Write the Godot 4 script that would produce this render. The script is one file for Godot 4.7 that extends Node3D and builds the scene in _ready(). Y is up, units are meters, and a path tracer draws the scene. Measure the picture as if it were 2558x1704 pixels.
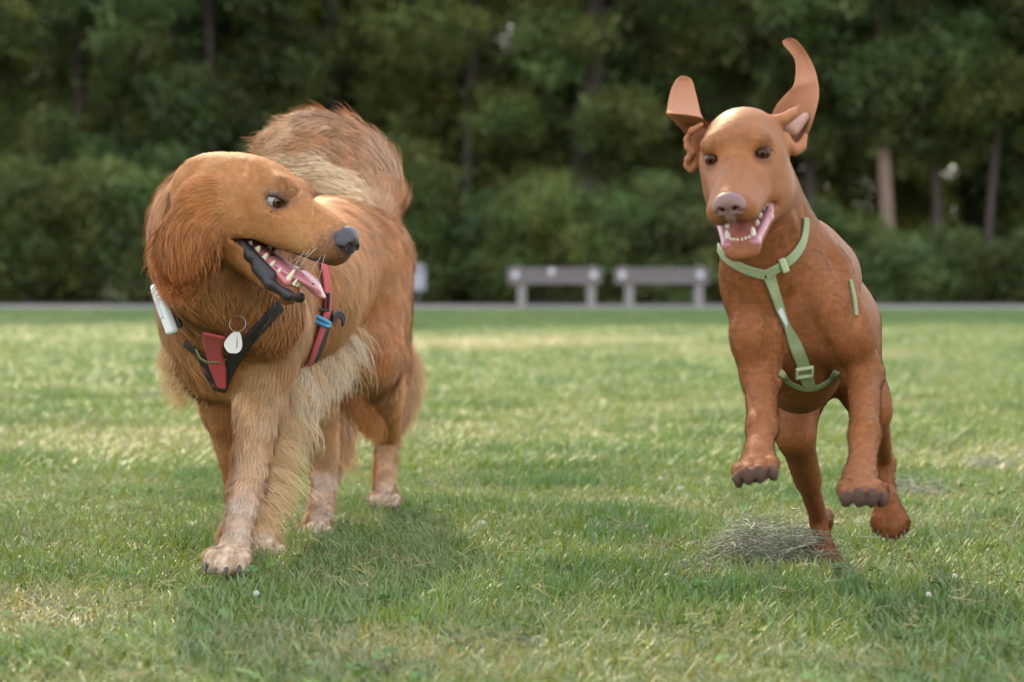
extends Node3D

const EYE_HEIGHT := 0.425
const SUN_FROM := Vector3(-0.16, 0.56, -0.81)
var eye := Transform3D(Basis(Vector3.RIGHT, -0.02433), Vector3(0, EYE_HEIGHT, 0))
var rng := RandomNumberGenerator.new()
var names := {}


func _ready():
	make_view()
	make_ground()
	make_grass()
	make_trees()
	make_benches()
	make_golden()
	make_vizsla()
	make_details()


func make_view():
	var cam := Camera3D.new()
	cam.name = "camera"
	add_child(cam)
	var lens := CameraAttributesPhysical.new()
	lens.frustum_focal_length = 85.0
	lens.frustum_focus_distance = 3.45
	lens.frustum_near = 0.1
	lens.frustum_far = 400.0
	lens.exposure_aperture = 5.6
	cam.attributes = lens
	cam.transform = eye
	cam.fov = 16.06
	cam.near = 0.1
	cam.far = 400.0
	cam.current = true

	var sky_look := ProceduralSkyMaterial.new()
	sky_look.sky_top_color = Color(0.68, 0.73, 0.80)
	sky_look.sky_horizon_color = Color(0.92, 0.90, 0.86)
	sky_look.sky_curve = 0.2
	sky_look.sky_energy_multiplier = 1.5
	sky_look.ground_bottom_color = Color(0.25, 0.28, 0.18)
	sky_look.ground_horizon_color = Color(0.45, 0.48, 0.38)
	var sky := Sky.new()
	sky.sky_material = sky_look
	var env := Environment.new()
	env.background_mode = Environment.BG_SKY
	env.sky = sky
	env.tonemap_mode = Environment.TONE_MAPPER_LINEAR
	env.tonemap_exposure = 2.0
	env.sdfgi_enabled = true
	env.ssao_enabled = true
	env.ssil_enabled = true
	var world := WorldEnvironment.new()
	world.name = "world"
	world.environment = env
	add_child(world)

	var sun := DirectionalLight3D.new()
	sun.name = "sun"
	sun.light_color = Color(1.0, 0.9, 0.74)
	sun.light_energy = 1.1
	sun.light_angular_distance = 1.5
	sun.shadow_enabled = true
	add_child(sun)
	sun.look_at_from_position(SUN_FROM * 50.0, Vector3.ZERO)


# ---------------------------------------------------------------- helpers
func at(x: float, y: float, depth: float) -> Vector3:
	return eye * Vector3((x - 1279.0) / 6040.0 * depth, (852.0 - y) / 6040.0 * depth, -depth)


func numbered(called: String) -> String:
	var k: int = names.get(called, -1) + 1
	names[called] = k
	return called if k == 0 else "%s_%03d" % [called, k]


func tag(o: Node3D, label: String, category: String, group := "", kind := ""):
	if label:
		o.set_meta("label", label)
	if category:
		o.set_meta("category", category)
	if group:
		o.set_meta("group", group)
	if kind:
		o.set_meta("kind", kind)


func thing(called: String, where: Vector3, label: String, category: String, group := "") -> Node3D:
	var o := Node3D.new()
	o.name = numbered(called)
	o.position = where
	add_child(o)
	tag(o, label, category, group)
	return o


func part(called: String, m: Mesh, mat: Material, under: Node3D, label := "") -> MeshInstance3D:
	var o := MeshInstance3D.new()
	o.name = called
	o.mesh = m
	o.material_override = mat
	if under != self:
		o.position = -base_of(under)
	under.add_child(o, true)
	if label:
		o.set_meta("label", label)
	return o


# parts are built at their place in the world; their thing stands at its own base
func base_of(n: Node3D) -> Vector3:
	var p := Vector3.ZERO
	while n != self:
		p += n.position
		n = n.get_parent()
	return p


func paint(c: Color, rough := 0.8, vertex := false) -> StandardMaterial3D:
	var m := StandardMaterial3D.new()
	m.albedo_color = c.linear_to_srgb()
	m.roughness = rough
	m.vertex_color_use_as_albedo = vertex
	return m


func copies(called: String, m: Mesh, mat: Material, spots: Array[Transform3D], tints: PackedColorArray, under: Node3D, kind := "") -> MultiMeshInstance3D:
	var mm := MultiMesh.new()
	mm.transform_format = MultiMesh.TRANSFORM_3D
	mm.use_colors = true
	mm.mesh = m
	mm.instance_count = spots.size()
	for i in spots.size():
		mm.set_instance_transform(i, spots[i])
		mm.set_instance_color(i, tints[i])
	var o := MultiMeshInstance3D.new()
	o.name = called
	o.multimesh = mm
	o.material_override = mat
	if under != self:
		o.position = -base_of(under)
	under.add_child(o, true)
	if kind:
		o.set_meta("kind", kind)
	return o


func ball(c: Vector3, r: float, rows := 10) -> SphereMesh:
	var s := SphereMesh.new()
	s.radius = r
	s.height = 2 * r
	s.radial_segments = rows * 2
	s.rings = rows
	return s


# ---------------------------------------------------------------- bodies: a smooth field of bones, meshed as surface nets
class Body:
	var ty := PackedInt32Array()
	var a := PackedVector3Array()
	var ba := PackedVector3Array()
	var inv := PackedFloat32Array()
	var ra := PackedFloat32Array()
	var rb := PackedFloat32Array()
	var kk := PackedFloat32Array()
	var op := PackedInt32Array()
	var bc := PackedVector3Array()
	var br := PackedFloat32Array()
	var m1: Array[Basis] = []
	var m2: Array[Basis] = []
	var col := PackedColorArray()
	var hd := PackedVector3Array()
	var hp := PackedVector3Array()      # hair length, lift, tufts per square metre
	var xf := Transform3D()
	var sc := 1.0
	var color := Color(0.4, 0.2, 0.1)
	var hair := Vector3(0.01, 0.2, 40000.0)
	var flow := Vector3.ZERO             # zero: hair runs from a to b
	var dabs: Array = []                 # [centre, radius, colour, strength, hair scale]

	func place(t: Transform3D, s: float) -> void:
		sc = s
		xf = Transform3D(t.basis.scaled(Vector3.ONE * s), t.origin)

	func look(c: Color, h: Vector3, f := Vector3.ZERO) -> void:
		color = c
		hair = h
		flow = f

	func _push(t: int, c: Vector3, r: float, k: float, o: int) -> void:
		ty.append(t)
		bc.append(c)
		br.append(r)
		kk.append(k * sc)
		op.append(o)
		col.append(color)
		hp.append(hair)

	func cone(p: Vector3, q: Vector3, r1: float, r2: float, k := 0.03, thin := Vector3.ZERO, squash := 1.0, o := 0) -> void:
		var wp := xf * p
		var wq := xf * q
		r1 *= sc
		r2 *= sc
		_push(0 if squash == 1.0 else 2, (wp + wq) * 0.5, wp.distance_to(wq) * 0.5 + maxf(r1, r2) * maxf(1.0, 1.0 / squash), k, o)
		var s := Basis()
		if squash != 1.0:
			var n := (xf.basis * thin).normalized()
			var e := squash - 1.0
			s = Basis(Vector3(1, 0, 0) + n * n.x * e, Vector3(0, 1, 0) + n * n.y * e, Vector3(0, 0, 1) + n * n.z * e)
		a.append(wp)
		var d := s * (wq - wp)
		ba.append(d)
		inv.append(1.0 / maxf(d.length_squared(), 1e-9))
		ra.append(r1)
		rb.append(r2 - r1)
		m1.append(s)
		m2.append(s)
		hd.append((xf.basis * flow).normalized() if flow != Vector3.ZERO else (wq - wp).normalized())

	func ell(c: Vector3, r: Vector3, k := 0.03, turn := Basis(), o := 0) -> void:
		var w := xf * c
		var rot := (xf.basis.orthonormalized() * turn).transposed()
		r *= sc
		_push(1, w, maxf(r.x, maxf(r.y, r.z)), k, o)
		a.append(w)
		ba.append(Vector3.ZERO)
		inv.append(0.0)
		ra.append(0.0)
		rb.append(0.0)
		m1.append(Basis.from_scale(Vector3(1.0 / r.x, 1.0 / r.y, 1.0 / r.z)) * rot)
		m2.append(Basis.from_scale(Vector3(1.0 / (r.x * r.x), 1.0 / (r.y * r.y), 1.0 / (r.z * r.z))) * rot)
		hd.append((xf.basis * flow).normalized() if flow != Vector3.ZERO else Vector3.DOWN)

	func dab(c: Vector3, r: float, tint: Color, strength := 1.0, fur := 1.0) -> void:
		dabs.append([xf * c, r * sc, tint, strength, fur])

	func one(i: int, p: Vector3) -> float:
		if ty[i] == 0:
			var q := p - a[i]
			var h := clampf(q.dot(ba[i]) * inv[i], 0.0, 1.0)
			return (q - ba[i] * h).length() - ra[i] - rb[i] * h
		if ty[i] == 1:
			var q := p - a[i]
			var k0 := (m1[i] * q).length()
			return k0 * (k0 - 1.0) / maxf((m2[i] * q).length(), 1e-6)
		var w := m1[i] * (p - a[i])
		var t := clampf(w.dot(ba[i]) * inv[i], 0.0, 1.0)
		return (w - ba[i] * t).length() - ra[i] - rb[i] * t

	func value(p: Vector3, list: PackedInt32Array) -> float:
		var d := 1.0
		for i in list:
			var e: float
			if ty[i] == 0:
				var q := p - a[i]
				var h := clampf(q.dot(ba[i]) * inv[i], 0.0, 1.0)
				e = (q - ba[i] * h).length() - ra[i] - rb[i] * h
			else:
				e = one(i, p)
			var k := kk[i]
			if op[i] == 0:
				var h := k - absf(d - e)
				d = minf(d, e) - (h * h / k * 0.25 if h > 0.0 else 0.0)
			else:
				var h := k - absf(d + e)
				d = maxf(d, -e) + (h * h / k * 0.25 if h > 0.0 else 0.0)
		return d

	func near(p: Vector3, r: float) -> PackedInt32Array:
		var l := PackedInt32Array()
		for i in ty.size():
			if bc[i].distance_to(p) < br[i] + r + kk[i]:
				l.append(i)
		return l

	func dist(p: Vector3) -> float:
		return value(p, near(p, 0.05))

	func slope(p: Vector3) -> Vector3:
		var l := near(p, 0.05)
		var e := 0.002
		return Vector3(value(p + Vector3(e, 0, 0), l) - value(p - Vector3(e, 0, 0), l), value(p + Vector3(0, e, 0), l) - value(p - Vector3(0, e, 0), l), value(p + Vector3(0, 0, e), l) - value(p - Vector3(0, 0, e), l)).normalized()

	func hit(from: Vector3, towards: Vector3, start: float, stop: float) -> Vector3:
		var t := start
		for i in 200:
			var p := from + towards * t
			var d := dist(p)
			if d < 0.0008 or t > stop:
				return p
			t += clampf(d * 0.7, 0.0006, 0.05)
		return from + towards * t

	static func kept(p: Vector3, keep: Vector4) -> float:
		if keep.w == 0.0:
			return 1.0
		var d := p.distance_to(Vector3(keep.x, keep.y, keep.z))
		return keep.w - d if keep.w > 0.0 else d + keep.w

	# Every block of cells that the surface may cross. keep: a ball (centre, radius) in which alone (or, of negative radius, outside which alone) it is meshed; w is the radius.
	func blocks(cell: float, keep: Vector4) -> Array:
		var side := cell * 8.0
		var made := {}
		for i in ty.size():
			if op[i] == 1:
				continue
			var reach := Vector3.ONE * (br[i] + kk[i] * 0.3)
			var lo := ((bc[i] - reach) / side).floor()
			var hi := ((bc[i] + reach) / side).floor()
			for x in range(int(lo.x), int(hi.x) + 1):
				for y in range(int(lo.y), int(hi.y) + 1):
					for z in range(int(lo.z), int(hi.z) + 1):
						made[Vector3i(x, y, z)] = true
		var out := []
		var half := side * 0.87
		for b: Vector3i in made:
			var c := (Vector3(b) + Vector3.ONE * 0.5) * side
			if kept(c, keep) < -half - 0.01:
				continue
			var l := near(c, half + cell * 2.0)
			if l.is_empty() or absf(value(c, l)) > half * 1.5 + 0.004:
				continue
			out.append([b, l])
		return out

	# Meshes a share of the blocks. Returns {v, n, c, h (direction times length), g (lift, tufts), i}.
	func work(jobs: Array, cell: float, keep: Vector4, first: int, step: int) -> Dictionary:
		var v := PackedVector3Array()
		var nn := PackedVector3Array()
		var cc := PackedColorArray()
		var hh := PackedVector3Array()
		var gg := PackedVector2Array()
		var ix := PackedInt32Array()
		var f := PackedFloat32Array()
		f.resize(1000)
		var at := PackedInt32Array()
		at.resize(729)
		for j in range(first, jobs.size(), step):
			var b: Vector3i = jobs[j][0]
			var l: PackedInt32Array = jobs[j][1]
			var base := (Vector3(b) * 8.0 - Vector3.ONE) * cell
			var some := false
			var neg := false
			var n := 0
			for z in 10:
				for y in 10:
					for x in 10:
						var d := value(base + Vector3(x, y, z) * cell, l)
						f[n] = d
						n += 1
						if d < 0.0:
							neg = true
						else:
							some = true
			if not (neg and some):
				continue
			var mine: Array = []
			var mid := base + Vector3.ONE * (cell * 4.5)
			for dd in dabs:
				if mid.distance_to(dd[0]) < dd[1] + cell * 9.0:
					mine.append(dd)
			n = 0
			for z in 9:
				for y in 9:
					for x in 9:
						var o := x + y * 10 + z * 100
						var f0 := f[o]
						var f1 := f[o + 1]
						var f2 := f[o + 10]
						var f3 := f[o + 11]
						var f4 := f[o + 100]
						var f5 := f[o + 101]
						var f6 := f[o + 110]
						var f7 := f[o + 111]
						var s := int(f0 < 0.0) + int(f1 < 0.0) + int(f2 < 0.0) + int(f3 < 0.0) + int(f4 < 0.0) + int(f5 < 0.0) + int(f6 < 0.0) + int(f7 < 0.0)
						if s == 0 or s == 8:
							at[n] = -1
							n += 1
							continue
						var sum := Vector3.ZERO
						var k := 0
						if (f0 < 0.0) != (f1 < 0.0): sum += Vector3(f0 / (f0 - f1), 0, 0); k += 1
						if (f2 < 0.0) != (f3 < 0.0): sum += Vector3(f2 / (f2 - f3), 1, 0); k += 1
						if (f4 < 0.0) != (f5 < 0.0): sum += Vector3(f4 / (f4 - f5), 0, 1); k += 1
						if (f6 < 0.0) != (f7 < 0.0): sum += Vector3(f6 / (f6 - f7), 1, 1); k += 1
						if (f0 < 0.0) != (f2 < 0.0): sum += Vector3(0, f0 / (f0 - f2), 0); k += 1
						if (f1 < 0.0) != (f3 < 0.0): sum += Vector3(1, f1 / (f1 - f3), 0); k += 1
						if (f4 < 0.0) != (f6 < 0.0): sum += Vector3(0, f4 / (f4 - f6), 1); k += 1
						if (f5 < 0.0) != (f7 < 0.0): sum += Vector3(1, f5 / (f5 - f7), 1); k += 1
						if (f0 < 0.0) != (f4 < 0.0): sum += Vector3(0, 0, f0 / (f0 - f4)); k += 1
						if (f1 < 0.0) != (f5 < 0.0): sum += Vector3(1, 0, f1 / (f1 - f5)); k += 1
						if (f2 < 0.0) != (f6 < 0.0): sum += Vector3(0, 1, f2 / (f2 - f6)); k += 1
						if (f3 < 0.0) != (f7 < 0.0): sum += Vector3(1, 1, f3 / (f3 - f7)); k += 1
						var p := base + (Vector3(x, y, z) + sum / k) * cell
						var up := Vector3(f1 - f0 + f3 - f2 + f5 - f4 + f7 - f6, f2 - f0 + f3 - f1 + f6 - f4 + f7 - f5, f4 - f0 + f5 - f1 + f6 - f2 + f7 - f3).normalized()
						at[n] = v.size()
						n += 1
						v.append(p)
						nn.append(up)
						var w := 1e-9
						var c := Color(0, 0, 0, 0)
						var h := Vector3.ZERO
						var g := Vector3.ZERO
						for i in l:
							if op[i] == 0:
								var e := one(i, p)
								if e < 0.045:
									var wi := exp(-maxf(e, -0.004) * 170.0)
									w += wi
									c += col[i] * wi
									h += hd[i] * wi
									g += hp[i] * wi
						c = c / w
						g = g / w
						for dd in mine:
							var t := clampf(1.0 - p.distance_to(dd[0]) / dd[1], 0.0, 1.0)
							if t > 0.0:
								t = minf(t * 2.0, 1.0)
								t = t * t * (3.0 - 2.0 * t) * dd[3]
								c = c.lerp(dd[2], t)
								g.x *= lerpf(1.0, dd[4], t)
						c.a = 1.0
						cc.append(c)
						h = h - up * h.dot(up)
						hh.append(h.normalized() * g.x)
						gg.append(Vector2(g.y, g.z))
			for z in range(1, 9):
				for y in range(1, 9):
					for x in range(1, 9):
						var o := x + y * 10 + z * 100
						var m := x + y * 9 + z * 81
						var inside := f[o] < 0.0
						if inside != (f[o + 1] < 0.0):
							_quad(ix, at[m - 90], at[m - 81], at[m], at[m - 9], inside)
						if inside != (f[o + 10] < 0.0):
							_quad(ix, at[m - 82], at[m - 1], at[m], at[m - 81], inside)
						if inside != (f[o + 100] < 0.0):
							_quad(ix, at[m - 10], at[m - 9], at[m], at[m - 1], inside)
		if keep.w != 0.0:
			var left := PackedInt32Array()
			for t in range(0, ix.size(), 3):
				if kept(v[ix[t]], keep) > 0.0 or kept(v[ix[t + 1]], keep) > 0.0 or kept(v[ix[t + 2]], keep) > 0.0:
					left.append(ix[t])
					left.append(ix[t + 1])
					left.append(ix[t + 2])
			ix = left
		return {"v": v, "n": nn, "c": cc, "h": hh, "g": gg, "i": ix}

	func _quad(ix: PackedInt32Array, p: int, q: int, r: int, s: int, flip: bool) -> void:
		if p < 0 or q < 0 or r < 0 or s < 0:
			return
		if flip:
			ix.append_array(PackedInt32Array([p, r, q, p, s, r]))
		else:
			ix.append_array(PackedInt32Array([p, q, r, p, r, s]))

	# Meshes the whole field on four threads.
	func skin(cell: float, keep := Vector4.ZERO) -> Dictionary:
		var jobs := blocks(cell, keep)
		var crew: Array[Thread] = []
		for t in 4:
			var th := Thread.new()
			th.start(work.bind(jobs, cell, keep, t, 4))
			crew.append(th)
		var all := {"v": PackedVector3Array(), "n": PackedVector3Array(), "c": PackedColorArray(), "h": PackedVector3Array(), "g": PackedVector2Array(), "i": PackedInt32Array()}
		for th in crew:
			join(all, th.wait_to_finish())
		return all

	static func join(all: Dictionary, d: Dictionary) -> void:
		var base: int = all.v.size()
		for key in ["v", "n", "c", "h", "g"]:
			all[key].append_array(d[key])
		var ix: PackedInt32Array = d.i
		for t in ix.size():
			ix[t] += base
		all.i.append_array(ix)

	static func mesh(d: Dictionary) -> ArrayMesh:
		var s := []
		s.resize(Mesh.ARRAY_MAX)
		s[Mesh.ARRAY_VERTEX] = d.v
		s[Mesh.ARRAY_NORMAL] = d.n
		s[Mesh.ARRAY_COLOR] = d.c
		s[Mesh.ARRAY_INDEX] = d.i
		var m := ArrayMesh.new()
		m.add_surface_from_arrays(Mesh.PRIMITIVE_TRIANGLES, s)
		return m


# ---------------------------------------------------------------- fur
# A lock of hair: blades that grow along +z and lie over +y. Length 1, width in metres.
func lock(count: int, steps: int, width: float, spread: float, fan: float, wave: float, sag: float, id: int) -> ArrayMesh:
	var r := RandomNumberGenerator.new()
	r.seed = id
	var v := PackedVector3Array()
	var nn := PackedVector3Array()
	var cc := PackedColorArray()
	var ix := PackedInt32Array()
	for k in count:
		var x0 := r.randf_range(-spread, spread)
		var z0 := r.randf_range(-0.25, 0.25)
		var l := r.randf_range(0.65, 1.1)
		var side := r.randf_range(-fan, fan) + x0 / maxf(spread, 1e-5) * fan * 0.5
		var rise := r.randf_range(0.0, 0.16)
		var ph := r.randf_range(0, TAU)
		var wv := r.randf_range(0.3, 1.0) * wave
		var w := width * r.randf_range(0.7, 1.2)
		var tone := r.randf_range(0.78, 1.2)
		var c := Color(tone, tone, tone)
		var first := v.size()
		var roll := r.randf_range(-0.9, 0.9)
		var across := Vector3(cos(roll), sin(roll), 0)
		for s in steps + 1:
			var t := float(s) / steps
			var p := Vector3(x0, rise * sin(t * 2.2) - sag * t * t, z0 + l * t)
			p.x += (side * t * t + wv * sin(ph + t * 5.0) * t) * 1.0
			var hw := w * (1.0 - t * t * t) * 0.5
			var up := Vector3(across.y * -0.35, 1.0, 0.15).normalized()
			if s == steps:
				v.append(p)
				nn.append(up)
				cc.append(c)
			else:
				v.append(p - across * hw)
				v.append(p + across * hw)
				nn.append(up)
				nn.append(up)
				cc.append(c)
				cc.append(c)
		for s in steps:
			var q := first + s * 2
			if s == steps - 1:
				ix.append_array(PackedInt32Array([q, q + 1, q + 2]))
			else:
				ix.append_array(PackedInt32Array([q, q + 1, q + 2, q + 1, q + 3, q + 2]))
	return Body.mesh({"v": v, "n": nn, "c": cc, "i": ix})


# Locks on a skin: where they stand, how they lie, their tint.
func coat(d: Dictionary, r: RandomNumberGenerator, least: float, most: float, spots: Array[Transform3D], tints: PackedColorArray, vary: float, wide := 1.0, clump: FastNoiseLite = null, ruffle := 1.0):
	var ix: PackedInt32Array = d.i
	var v: PackedVector3Array = d.v
	var n: PackedVector3Array = d.n
	var c: PackedColorArray = d.c
	var h: PackedVector3Array = d.h
	var g: PackedVector2Array = d.g
	for t in range(0, ix.size(), 3):
		var i := ix[t]
		var len := h[i].length()
		if len < least or len >= most:
			continue
		var j := ix[t + 1]
		var k := ix[t + 2]
		var area := (v[j] - v[i]).cross(v[k] - v[i]).length() * 0.5
		var want := area * g[i].y
		var count := int(want) + int(r.randf() < want - floorf(want))
		for q in count:
			var s := r.randf()
			var u := r.randf() * (1.0 - s)
			var p := v[i] + (v[j] - v[i]) * s + (v[k] - v[i]) * u
			var up := n[i]
			var z := h[i]
			if len < 1e-4 or up.length() < 0.5:
				continue
			z = z / len
			var bend := r.randf_range(-0.13, 0.13)
			if clump:
				bend += (clump.get_noise_3dv(p) * 0.8 + clump.get_noise_3dv(p * 3.3) * 0.45) * ruffle
			z = z.rotated(up, bend)
			var lift := g[i].x * r.randf_range(0.4, 1.6)
			if clump:
				lift += maxf(clump.get_noise_3dv(p + Vector3(3, 1, 7)), 0.0) * 0.2 * ruffle
			var x := up.cross(z).normalized()
			z = (z + up * lift).normalized()
			var y := z.cross(x)
			var l := len * r.randf_range(0.7, 1.25)
			spots.append(Transform3D(Basis(x * wide, y * l, z * l), p - up * 0.0004))
			var tone := r.randf_range(1.0 - vary, 1.0 + vary)
			var warm := 1.0
			if clump:
				tone *= 1.0 + clump.get_noise_3dv(p * 2.2 + Vector3(9, 4, 2)) * vary * 1.3
				warm += clump.get_noise_3dv(p * 1.3 + Vector3(1, 8, 5)) * vary * 0.8
			tints.append(Color(c[i].r * tone, c[i].g * tone * warm, c[i].b * tone * warm * warm))


# A fringe of long locks along a line.
func fringe(line: Array, dirs: Array, length: float, count: int, spread: float, c: Color, r: RandomNumberGenerator, spots: Array[Transform3D], tints: PackedColorArray, wide := 1.0):
	for i in count:
		var t := r.randf() * (line.size() - 1)
		var k := mini(int(t), line.size() - 2)
		var f := t - k
		var p: Vector3 = line[k].lerp(line[k + 1], f) + Vector3(r.randfn(), r.randfn(), r.randfn()) * spread
		var z: Vector3 = dirs[k].lerp(dirs[k + 1], f) + Vector3(r.randfn(), r.randfn(), r.randfn()) * 0.13
		z = z.normalized()
		var up := Vector3(r.randf_range(-0.3, 0.3), 0.35, 0.9)
		var x := up.cross(z).normalized()
		var y := z.cross(x)
		var l := length * r.randf_range(0.55, 1.15)
		spots.append(Transform3D(Basis(x * wide, y * l, z * l), p))
		var tone := r.randf_range(0.85, 1.15)
		tints.append(Color(c.r * tone, c.g * tone, c.b * tone))


# ---------------------------------------------------------------- pieces that both dogs have
func paw(b: Body, p: Vector3, f: Vector3, up: Vector3, s: float, c: Color, h: Vector3, pads: int, pad_color := Color(0.1, 0.06, 0.055)):
	f = f.normalized()
	var x := up.cross(f).normalized()
	up = f.cross(x)
	b.place(Transform3D(Basis(x, up, f), p), s)
	b.look(c, h, Vector3(0, -0.2, 1))
	b.cone(Vector3(0, 0.004, -0.034), Vector3(0, -0.001, 0.0), 0.0185, 0.021, 0.02)
	for i in 4:
		var side := (i - 1.5) / 1.5
		var fore := 0.0 if absf(side) < 0.5 else -0.011
		b.look(c, h, Vector3(0, -0.3, 1))
		b.cone(Vector3(side * 0.015, 0.002, -0.012 + fore), Vector3(side * 0.0235, 0.0025, 0.017 + fore), 0.0105, 0.0108, 0.0035)
		b.cone(Vector3(side * 0.0235, 0.0025, 0.017 + fore), Vector3(side * 0.0245, -0.0055, 0.029 + fore), 0.0105, 0.0078, 0.006)
		if pads == 1:
			b.look(pad_color, Vector3(0, 0, 0))
			var outer := absf(side) > 0.5
			var c2 := Vector3(side * 0.0258, -0.0065, 0.0255) if outer else Vector3(side * 0.0270, 0.0000, 0.0345)
			b.ell(c2, Vector3(0.0080, 0.0125, 0.0095) if outer else Vector3(0.0083, 0.0155, 0.0095), 0.0010, Basis(Vector3.RIGHT, -0.2) * Basis(Vector3.BACK, -0.22 * side))
		elif pads == 0:
			b.look(pad_color, Vector3(0, 0, 0))
			b.ell(Vector3(side * 0.0235, -0.0125, 0.014 + fore), Vector3(0.0085, 0.006, 0.011), 0.003)
		if pads == 1:
			var c3 := Vector3(side * 0.0262, -0.0065, 0.0320) if absf(side) > 0.5 else Vector3(side * 0.0272, 0.0000, 0.0405)
			b.dab(c3 + Vector3(0, 0.005, 0), 0.0155, pad_color, 1.0, 0.0)
			b.dab(c3 - Vector3(0, 0.007, 0), 0.0155, pad_color, 1.0, 0.0)
	b.look(pad_color, Vector3(0, 0, 0))
	b.ell(Vector3(0, -0.0145, -0.012), Vector3(0.018, 0.009, 0.015), 0.004)
	b.place(Transform3D(), 1.0)


# A crease in the skin along picture points, cut where the view meets the body.
func crease(b: Body, px: Array, r: float, k: float):
	var pts := []
	for q in px:
		pts.append(b.hit(eye.origin, (at(q.x, q.y, 1.0) - eye.origin).normalized(), 2.5, 6.0))
	for i in pts.size() - 1:
		b.cone(pts[i], pts[i + 1], r, r, k, Vector3.ZERO, 1.0, 1)


func claws(p: Vector3, f: Vector3, up: Vector3, s: float) -> Array:
	f = f.normalized()
	var x := up.cross(f).normalized()
	up = f.cross(x)
	var t := Transform3D(Basis(x, up, f).scaled(Vector3.ONE * s), p)
	var out := []
	for i in 4:
		var side := (i - 1.5) / 1.5
		var fore := 0.0 if absf(side) < 0.5 else -0.011
		var tip := horn([t * Vector3(side * 0.0247, -0.001, 0.033 + fore), t * Vector3(side * 0.025, -0.003, 0.040 + fore), t * Vector3(side * 0.0252, -0.009, 0.046 + fore)], [0.0036 * s, 0.003 * s, 0.0006 * s])
		out.append(tip)
	return out


# A round tapering rod through points.
func horn(line: Array, radii: Array, sides := 8) -> ArrayMesh:
	var v := PackedVector3Array()
	var nn := PackedVector3Array()
	var ix := PackedInt32Array()
	for k in line.size():
		var d: Vector3 = line[mini(k + 1, line.size() - 1)] - line[maxi(k - 1, 0)]
		d = d.normalized()
		var x := d.cross(Vector3.UP if absf(d.y) < 0.9 else Vector3.RIGHT).normalized()
		var y := d.cross(x)
		for s in sides:
			var w := TAU * s / sides
			var o := x * cos(w) + y * sin(w)
			v.append(line[k] + o * radii[k])
			nn.append(o)
	for k in line.size() - 1:
		for s in sides:
			var p := k * sides + s
			var q := k * sides + (s + 1) % sides
			ix.append_array(PackedInt32Array([p, p + sides, q, q, p + sides, q + sides]))
	for end in 2:
		var k := 0 if end == 0 else line.size() - 1
		var d: Vector3 = (line[0] - line[1] if end == 0 else line[k] - line[k - 1]).normalized()
		var m := v.size()
		for s in sides:
			v.append(v[k * sides + s])
			nn.append(d)
		v.append(line[k] + d * radii[k] * 0.3)
		nn.append(d)
		for s in sides:
			var p := m + s
			var q := m + (s + 1) % sides
			ix.append_array(PackedInt32Array([p, q, m + sides] if end == 0 else [q, p, m + sides]))
	var cc := PackedColorArray()
	cc.resize(v.size())
	cc.fill(Color.WHITE)
	return Body.mesh({"v": v, "n": nn, "c": cc, "i": ix})


# A band laid over a skin: points on it, lifted by `up`, of some width and thickness.
func band(line: PackedVector3Array, ups: PackedVector3Array, width: float, thick: float, widths: Array = []) -> ArrayMesh:
	var st := SurfaceTool.new()
	st.begin(Mesh.PRIMITIVE_TRIANGLES)
	var rings := []
	var along := 0.0
	var uv := []
	for k in line.size():
		var d := (line[mini(k + 1, line.size() - 1)] - line[maxi(k - 1, 0)]).normalized()
		var u := (ups[k] - d * ups[k].dot(d)).normalized()
		var x := u.cross(d)
		var w := width * 0.5
		if widths:
			var t := float(k) / (line.size() - 1) * (widths.size() - 1)
			w *= lerpf(widths[int(t)], widths[mini(int(t) + 1, widths.size() - 1)], t - int(t))
		var e := thick * 0.5
		if k:
			along += line[k].distance_to(line[k - 1])
		uv.append(along)
		rings.append([line[k] - x * w - u * e * 0.3, line[k] - x * w + u * e * 0.3, line[k] - x * (w - e) + u * e, line[k] + x * (w - e) + u * e, line[k] + x * w + u * e * 0.3, line[k] + x * w - u * e * 0.3, line[k] + x * (w - e) - u * e, line[k] - x * (w - e) - u * e])
	for k in line.size() - 1:
		for s in 8:
			var q := (s + 1) % 8
			var corner := [rings[k][s], rings[k][q], rings[k + 1][q], rings[k + 1][s]]
			var uvs := [Vector2(s / 7.0, uv[k]), Vector2((s + 1) / 7.0, uv[k]), Vector2((s + 1) / 7.0, uv[k + 1]), Vector2(s / 7.0, uv[k + 1])]
			for i in [0, 1, 2, 0, 2, 3]:
				st.set_uv(uvs[i])
				st.set_smooth_group(s)
				st.add_vertex(corner[i])
	for end in 2:
		var r: Array = rings[0] if end == 0 else rings[-1]
		for s in range(1, 7):
			for i in ([0, s, s + 1] if end == 1 else [0, s + 1, s]):
				st.set_smooth_group(9)
				st.add_vertex(r[i])
	st.generate_normals()
	return st.commit()


# A strap that follows a body: picture points are dropped along the view onto the skin, then the path is smoothed and lies `over` above it.
func strap_on(b: Body, px: Array, width: float, thick: float, over: float, near := 2.5, widths: Array = []) -> ArrayMesh:
	var pts := PackedVector3Array()
	for k in px.size() - 1:
		for s in 6:
			var q: Vector2 = px[k].cubic_interpolate(px[k + 1], px[maxi(k - 1, 0)], px[mini(k + 2, px.size() - 1)], s / 6.0)
			pts.append(b.hit(eye.origin, (at(q.x, q.y, 1.0) - eye.origin).normalized(), near, 6.0))
	var e: Vector2 = px[-1]
	pts.append(b.hit(eye.origin, (at(e.x, e.y, 1.0) - eye.origin).normalized(), near, 6.0))
	return lay(b, pts, width, thick, over, widths)


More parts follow.
